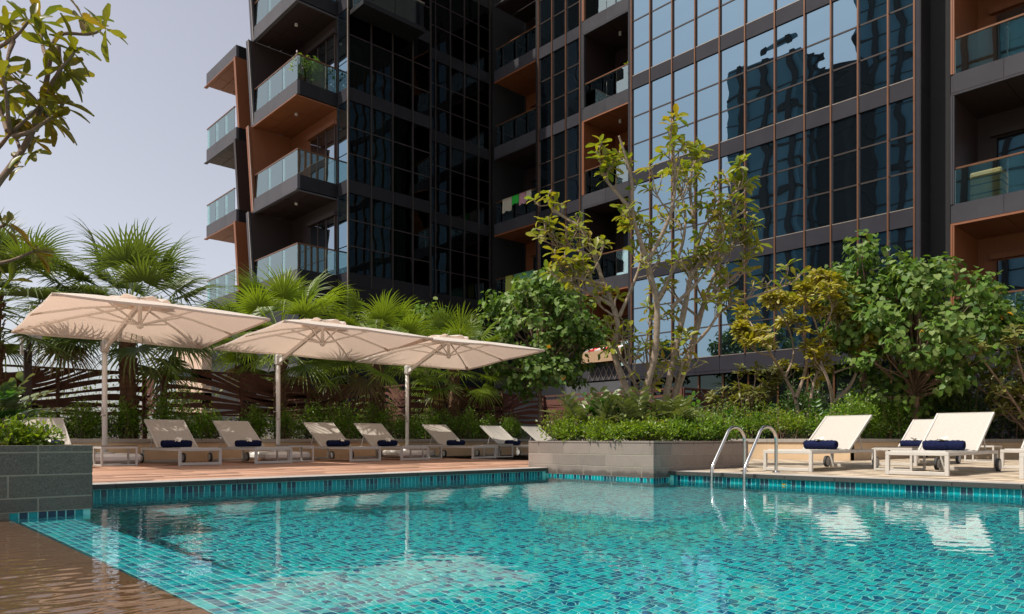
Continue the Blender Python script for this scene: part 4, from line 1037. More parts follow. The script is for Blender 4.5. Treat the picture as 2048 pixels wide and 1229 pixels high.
for (x, y, _, lb), w in zip(RL[:5], whereR):
    place(towel, ut, (x + 1.08, y + .02, .358), R(-90) + rg.uniform(-.05, .05), 'rolled navy towel on ' + w, 'rolled navy towels on the loungers')
    f_ = place(flower, uf, (x + 1.08 - .01, y + .03, .426), rg.uniform(0, 6), 'white frangipani flower on the towel of ' + w, 'white flowers on the towels'); f_.rotation_euler = (R(8), R(-14), rg.uniform(0, 6))

# ---- side tables
def make_table():
    r_ = root('side_table', 'x', 'side table'); w = .27; d = .25; h = .335; t = .03
    for sx in (-1, 1):
        for sy in (-1, 1): MB().box(sx * w, sx * (w - t), sy * d, sy * (d - t), 0, h - .05, .003).build('leg', M['white_metal'], r_)
    MB().box(-w, w, -d, -d + t, h - .05, h - .012, .003).box(-w, w, d - t, d, h - .05, h - .012, .003).box(-w, -w + t, -d + t, d - t, h - .05, h - .012, .003).box(w - t, w, -d + t, d - t, h - .05, h - .012, .003).build('apron', M['white_metal'], r_)
    MB().box(-w + t, w - t, -d, -d + t, .005, .03, .003).box(-w + t, w - t, d - t, d, .005, .03, .003).box(-w, -w + t, -d + t, d - t, .005, .03, .003).box(w - t, w, -d + t, d - t, .005, .03, .003).build('base_rail', M['white_metal'], r_)
    MB().box(-w - .003, w + .003, -d - .003, d + .003, h - .012, h, .003).build('table_top', M['table_top'], r_)
    return r_
tbl = make_table(); ub = [False]
for x, y, lb in ((3.37, 13.2, 'white side table with a dark top in front of the first umbrella base'), (6.55, 13.25, 'white side table with a dark top in front of the second umbrella base'),
                 (9.72, 13.3, 'white side table beneath the third umbrella'), (11.9, 13.3, 'white side table in the left row nearest the pale planter'),
                 (11.0, 3.80, 'white side table between the two front right loungers')):
    place(tbl, ub, (x, y, 0), 0, lb, 'square white side tables')
place(tbl, ub, (16.4, 4.15, 0), 0, 'small side table far back by the wall behind the right loungers', 'square white side tables')

# ================================================================ UMBRELLAS
def make_umbrella():
    """origin on the ground at the pole; canopy hangs towards -Y"""
    r_ = root('cantilever_umbrella', 'x', 'umbrella')
    b = MB(); b.box(-.50, .50, -.55, .42, 0.012, .175, .05).build('base_slab', M['white_rib'], r_)
    MB().tube([(0, 0, .175), (0, 0, .205)], [.17, .15], 20).build('base_collar', M['white_metal'], r_)
    MB().tube([(0, 0, .15), (0, 0, 2.62)], .045, 14).build('pole', M['white_rib'], r_, True)
    MB().tube([(-.07, -.045, .88), (.0, -.045, .88)], .022, 10).tube([(-.06, -.045, .88), (-.06, -.045, 1.02), (-.13, -.045, 1.03)], .010, 8).build('crank', M['white_metal'], r_, True)
    MB().box(-.06, .06, -.10, .06, 2.02, 2.24, .02).build('bracket', M['white_metal'], r_)
    C = Vector((.10, -1.75, 2.72)); half = 1.55
    def corner(sx, sy): return Vector((C.x + sx * half, C.y + sy * half, 2.34 + (-sy) * .09))
    E = [corner(-1, -1), Vector((C.x, C.y - half, 2.44)), corner(1, -1), Vector((C.x + half, C.y, 2.355)), corner(1, 1), Vector((C.x, C.y + half, 2.265)), corner(-1, 1), Vector((C.x - half, C.y, 2.355))]
    # canopy skin: eight gores, gently hollow between the ribs
    v = []; f = []; na, nr = 6, 8; M_ = 8 * na
    for i in range(nr + 1):
        s_ = .10 + .90 * i / nr
        for a in range(M_):
            k, u = divmod(a, na); u /= na; p, q = E[k], E[(k + 1) % 8]
            e = p.lerp(q, u); hol = math.sin(math.pi * u)
            w = C.lerp(e, s_); w.z += .035 * math.sin(math.pi * s_) - hol * .014 * s_ * s_; e2 = C.lerp(e, s_ * (1 - .006 * hol * s_)); v.append((e2.x, e2.y, w.z))
    for i in range(nr):
        for a in range(M_): b_ = (a + 1) % M_; f.append((i * M_ + a, i * M_ + b_, (i + 1) * M_ + b_, (i + 1) * M_ + a))
    mesh_obj('canopy', v, f, M['canvas'], r_, True)
    v2 = []; f2 = []       # hem hanging from the edge
    for a in range(M_): x, y, z = v[nr * M_ + a]; v2 += [(x, y, z - .001), (x, y, z - .035)]
    for a in range(M_): b_ = (a + 1) % M_; f2.append((2 * a, 2 * b_, 2 * b_ + 1, 2 * a + 1))
    mesh_obj('hem', v2, f2, M['canvas'], r_)
    # ruffled vent cap on top
    v = []; f = []; n = 48
    for i in range(5):
        s_ = i / 4; rr = .05 + .36 * s_
        for a in range(n):
            t = 2 * math.pi * a / n; ruf = .026 * s_ * math.sin(t * 8 + .6) + .014 * s_ * math.sin(t * 13)
            v.append((C.x + rr * math.cos(t) * 1.15, C.y + rr * math.sin(t), C.z + .065 - .05 * s_ ** 1.3 + ruf))
    for i in range(4):
        for a in range(n): b_ = (a + 1) % n; f.append((i * n + a, i * n + b_, (i + 1) * n + b_, (i + 1) * n + a))
    f.append(tuple(range(n)))
    mesh_obj('vent_cap', v, f, M['canvas'], r_, True)
    hub = Vector((C.x, C.y, 2.33))
    for k in range(8):
        e = E[k]; a = C + Vector((0, 0, -.07)); w = e + Vector((0, 0, -.03)); top = C.lerp(e, .1) + Vector((0, 0, -.05))
        mid = C.lerp(e, .5); mid.z -= .0
        rib = MB(); rib.beam(top, (C.lerp(e, .55) + Vector((0, 0, -.01))), .024, .030); rib.beam(C.lerp(e, .55) + Vector((0, 0, -.01)), w.lerp(C, .012), .024, .030)
        rb = rib.build('rib', M['white_rib'], r_)
        MB().beam(hub, C.lerp(e, .42) + Vector((0, 0, -.035)), .02, .026).build('strut', M['white_rib'], rb)
        MB().beam(w.lerp(C, .01) + Vector((0, 0, -.014)), w.lerp(C, .10) + Vector((0, 0, .004)), .075, .012).build('rib_pocket', M['canvas'], rb)
    MB().tube([hub + Vector((0, 0, -.06)), hub + Vector((0, 0, -.03)), hub + Vector((0, 0, .03))], [.02, .055, .055], 12).build('hub', M['white_rib'], r_)
    MB().tube([hub, C + Vector((0, 0, -.03))], .034, 10).build('mast', M['white_rib'], r_, True)
    MB().beam((0, -.07, 2.10), C + Vector((-.03, .02, -.09)), .05, .075).build('arm', M['white_rib'], r_)
    MB().beam((0, 0, 2.60), (C.x, C.y + half * .78, 2.44), .03, .03).build('top_stay', M['white_metal'], r_)
    return r_
umb = make_umbrella(); uu = [False]
GU = 'square cream cantilever umbrellas'
place(umb, uu, (3.60, 14.80, 0), 0, 'leftmost and largest-looking cream umbrella with a white side pole', GU)
place(umb, uu, (6.93, 14.80, 0), 0, 'middle cream umbrella of the three with a white side pole', GU)
place(umb, uu, (10.25, 14.80, 0), R(-6), 'rightmost and farthest cream umbrella of the three', GU)

# ================================================================ LADDER
r_ = root('pool_ladder', 'curved stainless steel pool ladder rails rising from the water at the right edge', 'pool ladder', (8.6, 4.86, 0))
for y in (5.09, 4.635):
    pts = [(8.22, y, -1.0), (8.22, y, -.02), (8.23, y, .06), (8.27, y, .13), (8.56, y, .47)]
    for a in range(1, 9):
        t = R(150 - a * 18.5); pts.append((8.79 + .245 * math.cos(t) * 1.0, y, .425 + .175 * math.sin(t)))
    pts += [(9.035, y, .36), (9.035, y, .01)]
    # smooth the polyline once
    for _ in range(2):
        q = [pts[0]]
        for a, b in zip(pts, pts[1:]): q += [tuple(.75 * i + .25 * j for i, j in zip(a, b)), tuple(.25 * i + .75 * j for i, j in zip(a, b))]
        pts = q + [pts[-1]]
    MB().tube(pts, .0215, 16).build('rail', M['steel'], r_, True)
    MB().tube([(9.035, y, .002), (9.035, y, .012), (9.035, y, .02)], [.052, .05, .03], 20).build('flange', M['steel'], r_)
for z in (-.28, -.53, -.78): 
    o = MB().box(8.17, 8.27, 4.64, 5.085, z, z + .02, .004).build('step', M['steel'], r_)
for o in r_.children: RECV.append(o)

# ================================================================ SMALL THINGS
r_ = root('light_post', 'dark brown square post with a pale lamp head beside the first umbrella', 'lamp post', (2.66, 16.3, .3))
MB().box(2.60, 2.72, 16.24, 16.36, .3, 2.12).build('post', M['post_brown'], r_); MB().box(2.63, 2.69, 16.10, 16.24, 1.9, 2.30).build('bracket', M['post_brown'], r_)
MB().box(2.50, 2.86, 16.08, 16.32, 2.30, 2.47, .01).build('lamp_head', M['lamp_box'], r_)
MB().box(2.50, 2.54, 15.96, 16.10, 2.0, 2.44).build('side_light', M['lamp_box'], r_)
def garden_speaker(x, y, lb):
    r_ = root('garden_speaker', lb, 'outdoor speaker', (x, y, .36))
    MB().tube([(x, y, .36), (x, y, .50), (x, y, .52), (x, y, .70), (x, y, .76), (x, y, .785)], [.185, .18, .165, .155, .12, .03], 20).build('housing', M['green_plastic'], r_, True)
    MB().tube([(x, y, .505), (x, y, .53)], .19, 20).build('grille_ring', M['rubber'], r_)
garden_speaker(3.02, 15.95, 'dark green dome speaker on the planting bed left of the first umbrella pole')
garden_speaker(12.2, 15.85, 'dark green dome speaker in the bushes behind the lounger right of the third pole')
def pot_plant(x, y, z, lb, mat, h, r, n, seed, flw=None, pot=True):
    r_ = root('potted_plant', lb, 'plant', (x, y, z))
    if pot: MB().tube([(x, y, z), (x, y, z + .28), (x, y, z + .30)], [.12, .17, .18], 14).build('pot', M['terracotta'], r_, True)
    g = np.random.default_rng(seed); P = g.normal(0, 1, (n, 3)); P /= np.linalg.norm(P, axis=1)[:, None]; P *= g.random((n, 1)) ** .5
    P = P * np.array([r, r, h / 2]) + np.array([x, y, z + .3 + h / 2]); D = g.normal(0, 1, (n, 3)); N = g.normal(0, 1, (n, 3)) + np.array([0, 0, 1.5])
    scatter_mesh('foliage', *LEAF_SM2, frame_mats(P, D, N, g.uniform(.09, .16, n)), mat, r_, seed)
    if flw:
        k = 60; i = g.choice(n, k); scatter_mesh('blossom', *LEAF_SM2, frame_mats(P[i] * 1.0 + g.normal(0, .04, (k, 3)), D[i], N[i], g.uniform(.08, .13, k)), flw, r_, seed + 1)
pot_plant(12.85, 25.5, FL[3], 'flowering pink and white potted shrub behind the glass of the upper left balcony', M['lf_lime'], .85, .42, 420, 5, M['fl_pink'])
pot_plant(13.45, 25.45, FL[3], 'green potted shrub on the upper left balcony beside the flowering one', M['lf_shrub'], .95, .30, 380, 6)
pot_plant(13.95, 25.4, FL[3], 'dark leafy potted plant at the glass corner of the upper left balcony', M['lf_dark'], .75, .30, 360, 7)
pot_plant(XL + .35, 17.5, FL[3], 'leafy plant at the right end of the dark upper balcony beside the glass facade', M['lf_lime'], .9, .22, 220, 8)
def towel_on_rail(x, y0, y1, z, mat, lb, drop=.55):
    v = []; f = []; n = 8
    for i in range(n + 1):
        y = y0 + (y1 - y0) * i / n; w = .02 * math.sin(i * 1.7)
        for q in range(5): v.append((x - .05 - w * q / 4, y, z + .035 - drop * q / 4 * (1 + .06 * math.sin(i)))) 
        v.append((x + .05, y, z + .035)); v.append((x + .06, y, z - .3))
    for i in range(n):
        for j, k in ((0, 1), (1, 2), (2, 3), (3, 4), (5, 6), (0, 5)): a = 7 * i; b = 7 * (i + 1); f.append((a + j, b + j, b + k, a + k))
    o = mesh_obj('hanging_cloth', v, f, mat, None, True); tag(o, lb, 'laundry', 'laundry over the balcony rails')
zr = FL[2] + .97
towel_on_rail(XL + .05, 23.75, 24.35, zr, M['cloth_cream'], 'cream cloth hung at the left end of the corner balcony rail', .6)
towel_on_rail(XL + .05, 23.3, 23.72, zr, M['cloth_green'], 'bright green cloth hung over the corner balcony rail', .38)
towel_on_rail(XL + .05, 22.85, 23.26, zr, M['cloth_pink'], 'pale pink cloth hung over the corner balcony rail', .5)
towel_on_rail(XL + .05, 22.5, 22.82, zr, M['cloth_cream'], 'cream cloth at the right end of the corner balcony rail', .4)
zr = FL[1] + .97
towel_on_rail(XL + .05, 22.35, 23.6, zr, M['cloth_mint'], 'large mint patterned cloth covering the lower corner balcony rail', .85)
towel_on_rail(XL + .05, 23.7, 24.15, zr, M['cloth_yellow'], 'yellow-green cloth beside the mint one on the lower corner balcony', .75)
# drying rack on the dark balcony
r_ = root('drying_rack', 'white folding rack with light clothes behind the glass of the dark upper balcony', 'drying rack', (XL + .5, 18.2, FL[3]))
m = MB()
for y in (17.7, 18.7):
    m.tube([(XL + .25, y, FL[3]), (XL + .75, y, FL[3] + .8)], .012, 6); m.tube([(XL + .75, y, FL[3]), (XL + .25, y, FL[3] + .8)], .012, 6)
for i in range(6): m.tube([(XL + .25 + i * .1, 17.7, FL[3] + .8), (XL + .25 + i * .1, 18.7, FL[3] + .8)], .008, 6)
m.build('frame', M['lamp_box'], r_)
for i, y in enumerate((17.8, 18.0, 18.15, 18.4)): MB().box(XL + .26, XL + .275, y, y + .14, FL[3] + .30 + .05 * (i % 3), FL[3] + .81).build('garment', M['cream_render'], r_)
r_ = root('wrapped_crate', 'yellow wrapped crate bound with dark tape behind the right balcony glass', 'crate', (XL + .6, 5.55, FL[1]))
MB().box(XL + .25, XL + .95, 5.22, 5.95, FL[1], FL[1] + .82, .03).build('box', M['cardboard'], r_)
for z in (.2, .45, .62): MB().box(XL + .243, XL + .957, 5.213, 5.957, FL[1] + z, FL[1] + z + .03).build('strap', M['tape'], r_)
r_ = root('awning', 'small red and beige striped awning on the lowest balcony behind the bare tree', 'awning', (XL - .1, 18.2, 4.0))
for i in range(6):
    y = 17.3 + i * .33; i2 = MB(); i2.prism([(XL - .36, 3.88), (XL + .02, 4.02), (XL + .02, 4.06), (XL - .37, 3.93)], 1, y, y + .33); i2.build('canopy_strip', M['red_paint' if i in (1, 2, 4) else 'cream_render'], r_)
MB().box(XL - .36, XL - .34, 17.3, 19.28, 3.45, 3.9).build('valance', M['beige_lattice'], r_)
m = MB()
for i in range(7):
    y = 17.3 + i * .28; m.beam((XL - .05, y, 2.76), (XL - .05, y + .28, 3.3), .012, .012); m.beam((XL - .05, y + .28, 2.76), (XL - .05, y, 3.3), .012, .012)
m.build('lattice', M['sill'], r_)
for k, (yy, col) in enumerate(((17.45, 1),)): pass
_v, _f = leaf_template(.5, .25, .5, 4, .55)
o = mesh_obj('orange_glare_shape', [(8.385 - .02 * z * 3, 4.17 + y * .075, WZ + .004 + .05 * (x + .25) + .02 * z) for x, y, z in _v], _f, M['lf_round_old'], None, True); tag(o, 'small curled orange shape standing in for a glare at the pool tiles right of the ladder', 'leaf')  # leaf-shaped mesh added to stand for an orange glare on the water
for o in RECV: o.cycles.is_caustics_receiver = True
# ================================================================ PLANTS
def smooth_path(p, it=2):
    p = [Vector(q) for q in p]
    for _ in range(it):
        q = [p[0]]
        for a, b in zip(p, p[1:]): q += [a * .75 + b * .25, a * .25 + b * .75]
        p = q + [p[-1]]
    return p
def rosette(rg, p, d, n, ln, spread=1.0, flat=.5):
    """leaves arranged round the tip of a branch"""
    P, D, N, S = [], [], [], []
    d = Vector(d).normalized(); o1 = d.orthogonal().normalized(); o2 = d.cross(o1); a0 = rg.uniform(0, 6)
    for k in range(n):
        a = a0 + k * 2.4 + rg.uniform(-.3, .3); el = rg.uniform(-.15, .75) * flat + .25 - .0
        v = (o1 * math.cos(a) + o2 * math.sin(a)) * spread + d * el + Vector((0, 0, -.12)) * rg.random()
        P.append(tuple(Vector(p) - d * rg.uniform(0, .05))); D.append(tuple(v)); N.append(tuple(d + Vector((rg.uniform(-.4, .4), rg.uniform(-.4, .4), .5)))); S.append(ln * rg.uniform(.65, 1.15))
    return P, D, N, S
LEAF_OF = {}
def bare_tree(name, label, cat, stems, r0, r1, leafmat, leaf_len, seed, base=None, twigs=14, twig_len=.45, leaves=(4, 8), extra=(), bark='bark_grey', group=None, rloc=None, tip_from=0.5, forks=2, max_obj=290, pinch=None, leafless=.15):
    """plumeria habit: stout pale forking stems, leaves only in whorls at the tips"""
    rg = random.Random(seed)
    rloc = rloc or stems[0][0]
    t = root(name, label, cat, rloc, group=group)
    wood_ = []; tips = []
    for si, s in enumerate(stems):
        p = smooth_path(s); L = len(p); low = s[0][2] < (rloc[2] + 1.1)
        ra = r0 * rg.uniform(.85, 1.1) if low else r0 * rg.uniform(.42, .55)
        if pinch is not None and si in pinch: ra = r0 * pinch[si]
        rad = [ra + (r1 - ra) * (i / (L - 1)) ** .8 for i in range(L)]
        rad = [q * (1 + .07 * math.sin(i * 1.3 + si)) for i, q in enumerate(rad)]
        wood_.append((p, rad)); tips.append((p[-1], p[-1] - p[-2]))
        n = twigs
        for k in range(n):
            i = int(L * (tip_from + (0.98 - tip_from) * rg.random())); i = min(max(i, 1), L - 2); q = p[i]; d = (p[i + 1] - p[i - 1]).normalized()
            sd = Vector((rg.gauss(0, 1), rg.gauss(0, 1), rg.gauss(.3, .6))).normalized()
            stack = [(q, (d * .6 + sd * .8).normalized(), twig_len * rg.uniform(.5, 1.2) * (1.15 - .75 * i / L), rad[i] * .5, forks)]
            while stack:
                q, d, l, r_, lev = stack.pop()
                pts = [q]; dd = d
                for j in range(3): dd = (dd + Vector((rg.gauss(0, .15), rg.gauss(0, .15), .16))).normalized(); pts.append(pts[-1] + dd * l / 3)
                r_ = max(r_, r1 * .75); wood_.append((pts, [r_, r_ * .9, r_ * .82, max(r1 * .7, r_ * .75)]))
                if lev <= 0 or rg.random() < .25: tips.append((pts[-1], dd))
                else:
                    for _ in range(2):
                        nd = (dd + Vector((rg.gauss(0, .6), rg.gauss(0, .6), rg.gauss(0.1, .4)))).normalized(); stack.append((pts[-1], nd, l * rg.uniform(.5, .9), r_ * .75, lev - 1))
    m = MB()
    nb = len(stems)
    for p, rad in wood_[:nb] : pass
    for i, (p, rad) in enumerate(wood_):
        big = rad[0] > r1 * 2.2
        if big: MB().tube(p, rad, 9).build('stem', M[bark], t, True)
        else: m.tube(p, rad, 5)
    if m.v: m.build('twigs', M[bark], t, True, kind='stuff')
    P, D, N, S = [], [], [], []
    for p, d in tips + [(Vector(e), Vector((rg.uniform(-1, 1), rg.uniform(-1, 1), .6))) for e in extra]:
        if rg.random() < leafless: continue
        a = rosette(rg, p, d if d.length > 0 else (0, 0, 1), rg.randint(*leaves), leaf_len)
        P += a[0]; D += a[1]; N += a[2]; S += a[3]
    A = frame_mats(np.array(P), np.array(D), np.array(N), np.array(S))
    od = rg.sample(range(len(A)), len(A)); k = min(max_obj, len(A))
    LT = LEAF_LONG if leafmat is M['lf_fore'] else LEAF_PLUM
    me = mesh_of('leaf', LT, leafmat)
    leaf_objects('leaf', me, A[od[:k]], t)
    if len(A) > k: scatter_mesh('foliage', *LT, A[od[k:]], leafmat, t, seed)
    return t
T1= [[(9.7, 7.5, 1.03), (9.53, 7.8, 1.96), (9.56, 7.77, 2.16), (9.61, 7.73, 2.37), (9.54, 7.78, 2.78), (9.41, 7.91, 3.18), (9.33, 7.98, 3.51), (9.31, 8.14, 3.94), (9.27, 8.31, 4.25), (9.11, 8.53, 4.43), (9.01, 8.69, 4.57), (8.96, 8.81, 4.71), (8.93, 8.83, 4.83)], [(9.31, 8.14, 3.72), (9.23, 8.35, 3.84), (9.11, 8.6, 3.93), (9.01, 8.69, 3.95)], [(9.91, 7.45, 1.0), (9.69, 7.52, 1.64), (9.56, 7.64, 1.83), (9.53, 7.73, 2.1), (9.54, 7.78, 2.32)], [(9.81, 7.4, 1.03), (9.81, 7.26, 1.42), (9.87, 7.14, 1.91), (9.85, 7.09, 2.39), (9.85, 7.09, 2.84), (9.72, 7.15, 3.33), (9.64, 7.15, 3.55), (9.46, 7.25, 4.06), (9.41, 7.29, 4.34), (9.38, 7.25, 4.85), (9.24, 7.31, 5.29), (9.13, 7.35, 5.57)], [(9.41, 7.29, 4.34), (9.29, 7.48, 4.64), (9.15, 7.61, 4.85), (9.1, 7.66, 5.03)], [(9.85, 7.09, 2.84), (10.12, 6.98, 3.34), (10.32, 6.93, 3.75), (10.37, 6.88, 4.09), (10.47, 6.93, 4.45), (10.49, 7.04, 4.91), (10.44, 7.09, 5.12)], [(9.65, 7.14, 3.51), (9.74, 6.92, 3.9), (9.78, 6.75, 4.27), (9.83, 6.7, 4.72), (9.77, 6.68, 5.15), (9.68, 6.7, 5.45), (9.69, 6.7, 5.68)], [(10.22, 7.22, 1.0), (10.31, 7.08, 1.81), (10.36, 6.96, 2.43), (10.4, 6.85, 2.97), (10.44, 6.82, 3.27), (10.61, 6.8, 3.81), (10.58, 6.82, 4.2), (10.6, 6.94, 4.89), (10.63, 6.92, 5.25), (10.7, 6.85, 5.46)], [(10.39, 7.21, 1.01), (10.66, 7.02, 1.84), (10.83, 6.93, 2.48), (10.96, 6.88, 2.9), (11.15, 6.77, 3.13), (11.56, 6.6, 3.45), (11.79, 6.52, 3.69), (11.86, 6.46, 3.84)], [(10.49, 7.04, 1.95), (10.65, 6.62, 2.3), (10.7, 6.43, 2.64), (10.83, 6.18, 2.82), (11.12, 5.78, 2.96), (11.39, 5.52, 3.09)], [(10.61, 6.8, 3.81), (10.6, 6.67, 4.17), (10.72, 6.42, 4.45), (10.83, 6.18, 4.72), (10.91, 6.1, 4.8)], [(10.96, 6.88, 2.9), (11.21, 6.78, 3.55), (11.44, 6.7, 3.92), (11.62, 6.54, 4.14)], [(9.41, 7.91, 3.18), (9.02, 8.0, 3.23), (8.8, 8.07, 3.25)], [(9.61, 7.73, 2.61), (9.85, 7.64, 3.13), (10.07, 7.57, 3.67), (10.04, 7.6, 4.09), (9.93, 7.7, 4.35)], [(10.11, 6.99, 2.74), (10.29, 6.68, 3.05), (10.4, 6.45, 3.35), (10.41, 6.3, 3.64)], [(10.13, 7.38, 0.98), (10.2, 7.45, 1.37), (10.18, 7.6, 2.06), (10.34, 7.59, 2.59), (10.4, 7.53, 2.98)], [(10.35, 7.18, 0.94), (10.37, 7.02, 1.44), (10.27, 6.84, 1.91), (10.53, 6.46, 2.39), (10.66, 6.34, 2.72)], [(9.54, 7.78, 2.78), (9.25, 7.92, 2.96), (9.06, 8.09, 3.05), (8.94, 8.21, 3.19)], [(10.44, 6.82, 3.27), (10.59, 6.54, 3.81), (10.74, 6.4, 4.1), (10.89, 6.26, 4.3)]]
T0= [[(0.97, 7.63, 2.55), (1.03, 7.57, 2.65), (1.17, 7.65, 2.9), (1.28, 7.65, 3.16), (1.35, 7.68, 3.4), (1.37, 7.67, 3.53), (1.41, 7.64, 3.77), (1.42, 7.62, 3.99), (1.5, 7.65, 4.12), (1.55, 7.6, 4.13), (1.69, 7.58, 4.16), (1.77, 7.51, 4.18), (1.8, 7.47, 4.24)], [(0.95, 7.65, 2.83), (1.06, 7.75, 3.01), (1.1, 7.51, 3.06), (1.2, 7.42, 3.18), (1.35, 7.69, 3.43)], [(0.97, 7.63, 3.77), (1.03, 7.57, 3.8), (1.12, 7.49, 3.87), (1.18, 7.43, 3.96), (1.22, 7.4, 4.04)], [(1.1, 7.51, 3.07), (1.06, 7.35, 3.14), (1.04, 7.26, 3.28), (1.01, 7.19, 3.37), (0.99, 7.2, 3.43)], [(1.12, 7.5, 3.86), (1.06, 7.34, 3.66), (1.05, 7.35, 3.54)], [(1.03, 8.19, 3.94), (1.11, 8.12, 3.86), (1.17, 8.06, 3.79), (1.22, 7.91, 3.67), (1.31, 7.72, 3.51), (1.35, 7.69, 3.44)], [(1.38, 7.66, 3.48), (1.39, 7.45, 3.56), (1.41, 7.33, 3.6), (1.43, 7.2, 3.64), (1.5, 7.14, 3.74), (1.51, 7.13, 3.8)], [(1.39, 7.55, 3.52), (1.47, 7.57, 3.61), (1.51, 7.54, 3.67), (1.52, 7.53, 3.72), (1.56, 7.49, 3.74)], [(1.12, 7.5, 3.04), (1.21, 7.41, 3.06), (1.27, 7.35, 3.11), (1.35, 7.28, 3.19), (1.37, 7.26, 3.21)], [(1.15, 7.67, 3.14), (1.29, 7.94, 3.31), (1.37, 7.87, 3.32), (1.45, 7.79, 3.36)], [(1.39, 7.65, 3.33), (1.41, 7.84, 3.46)], [(1.43, 7.4, 3.32), (1.46, 7.38, 3.37), (1.47, 7.37, 3.4)], [(1.47, 7.58, 3.97), (1.48, 7.57, 3.87), (1.46, 7.38, 3.7)], [(1.67, 7.59, 4.16), (1.67, 7.59, 4.24), (1.67, 7.59, 4.31)], [(1.39, 7.65, 3.88), (1.4, 7.84, 4.02), (1.4, 7.95, 4.19), (1.41, 8.04, 4.39)], [(1.24, 7.89, 3.64), (1.17, 7.85, 3.57), (1.1, 7.71, 3.47)], [(1.08, 7.53, 3.08), (1.08, 7.73, 3.25), (1.06, 7.75, 3.37), (1.03, 7.78, 3.46)], [(1.27, 7.66, 3.01), (1.31, 7.72, 3.14)], [(1.2, 7.62, 2.95), (1.2, 7.83, 3.11), (1.19, 7.84, 3.16)]]
T0b= [[(0.85, 7.81, 1.94), (1.04, 7.63, 1.95), (1.16, 7.52, 2.0), (1.27, 7.42, 2.07)], [(0.92, 7.75, 2.2), (1.04, 7.63, 2.27), (1.08, 7.6, 2.29)]]
tips= [(1.13, 7.62, 3.98), (1.24, 7.52, 4.1), (1.58, 7.2, 4.1), (1.71, 7.08, 4.02), (1.53, 7.25, 3.85), (1.5, 7.27, 3.63), (1.46, 7.31, 3.37), (1.38, 7.39, 3.24), (1.19, 7.56, 3.57), (1.07, 7.68, 3.63), (1.24, 7.51, 2.94), (1.18, 7.57, 2.85), (1.08, 7.67, 3.74), (1.33, 7.43, 3.36), (1.45, 7.32, 3.67), (1.31, 7.45, 3.9), (1.09, 7.65, 4.06), (1.37, 7.4, 3.87), (1.15, 7.6, 3.24), (1.27, 7.42, 2.07), (1.06, 7.61, 2.33), (1.12, 7.69, 1.84), (1.04, 7.63, 3.98)]
T2= [[(16.97, 7.44, 0.64), (16.77, 7.2, 1.35), (16.36, 7.17, 1.95), (16.55, 7.43, 2.32), (16.8, 7.54, 2.99), (16.38, 7.52, 3.52), (16.2, 7.73, 4.1)], [(17.08, 7.33, 1.36), (17.42, 7.05, 1.83), (17.54, 6.9, 2.53), (17.31, 6.67, 3.18)], [(16.84, 7.56, 2.36), (17.08, 7.37, 3.0), (17.23, 7.14, 3.57), (17.78, 7.19, 4.07)], [(16.84, 7.56, 3.0), (16.42, 7.08, 3.58), (17.46, 7.45, 4.24)], [(16.5, 7.88, 0.66), (16.42, 7.93, 1.48), (16.9, 8.44, 2.07), (15.54, 8.06, 2.47), (15.38, 8.28, 2.93), (15.9, 8.94, 3.65)], [(16.43, 7.94, 1.48), (16.71, 7.85, 2.08), (16.19, 7.55, 2.59), (16.86, 8.05, 3.29), (16.8, 8.27, 3.91)], [(16.24, 8.11, 2.01), (16.61, 8.05, 2.56), (16.68, 8.18, 3.17), (15.87, 8.05, 3.64), (15.75, 8.29, 3.89)], [(17.08, 7.33, 2.12), (17.77, 7.02, 2.38), (18.52, 6.85, 2.61)], [(16.03, 8.31, 2.53), (15.52, 8.48, 2.62), (15.56, 8.88, 3.01)], [(16.71, 7.68, 3.58), (16.62, 7.46, 4.12), (17.09, 7.76, 4.41)], [(16.63, 7.76, 0.72), (16.47, 7.6, 1.47), (16.6, 7.57, 2.05), (17.14, 7.45, 2.66), (17.48, 7.13, 3.14)]]
def ground_to(s, z, c, f=.35):
    b = s[0]
    if b[2] > z + .9: return s
    return [(c[0] + (b[0] - c[0]) * f, c[1] + (b[1] - c[1]) * f, z)] + s
T1 = [[(9.82 + (x - 9.82) * .95, 7.45 + (y - 7.45) * .95, .36 + (z - .36) * .945) for x, y, z in s] for s in T1]
T1 = [ground_to(s, .36, (9.82, 7.45), .5) for s in T1]
bare_tree('plumeria_tree', 'tall many-stemmed tree with pale bare branches and sparse olive leaves rising from the pale planter', 'tree', T1, .078, .015, M['lf_plum'], .215, 21, twigs=13, twig_len=.36, leaves=(2, 4), tip_from=.33, rloc=(9.82, 7.45, .36), pinch={2: .6, 15: .35, 16: .45, 9: .35}, leafless=.22, forks=2)
T0 = T0 + T0b; T0[0][0] = (0.62, 7.6, .5) if False else T0[0][0]
trunk0 = [(0.35, 7.25, .34), (.45, 7.3, 1.2), (.70, 7.4, 1.9), T0[0][0]]
T0[0] = trunk0 + T0[0][1:]
T0[1] = [trunk0[2]] + T0[1]; T0[2] = [(.45, 7.1, 2.6)] + T0[2]; T0 = T0 + [[trunk0[1], (.30, 7.35, 2.0), (.40, 7.2, 2.5), (.45, 7.1, 2.6)], [trunk0[0], (.3, 7.2, 1.2), (.5, 7.4, 1.9), T0b[0][0]]]
bare_tree('plumeria_tree', 'overhanging foreground branches with long olive leaves at the upper left corner of the sky', 'tree', T0, .040, .010, M['lf_fore'], .235, 5, twigs=0, twig_len=.16, leaves=(4, 6), extra=tips, rloc=(.35, 7.25, .34), bark='bark_brown', tip_from=.75, forks=0, leafless=.0,
          pinch={i: .55 for i in range(1, 19)})
T2 = [[(x, y, .36 + (z - .36) * .93) for x, y, z in s] for s in T2]
T2 = [ground_to(s, .36, (17.2 if s[0][0] > 16.5 else 16.9, s[0][1]), .6) for s in T2]
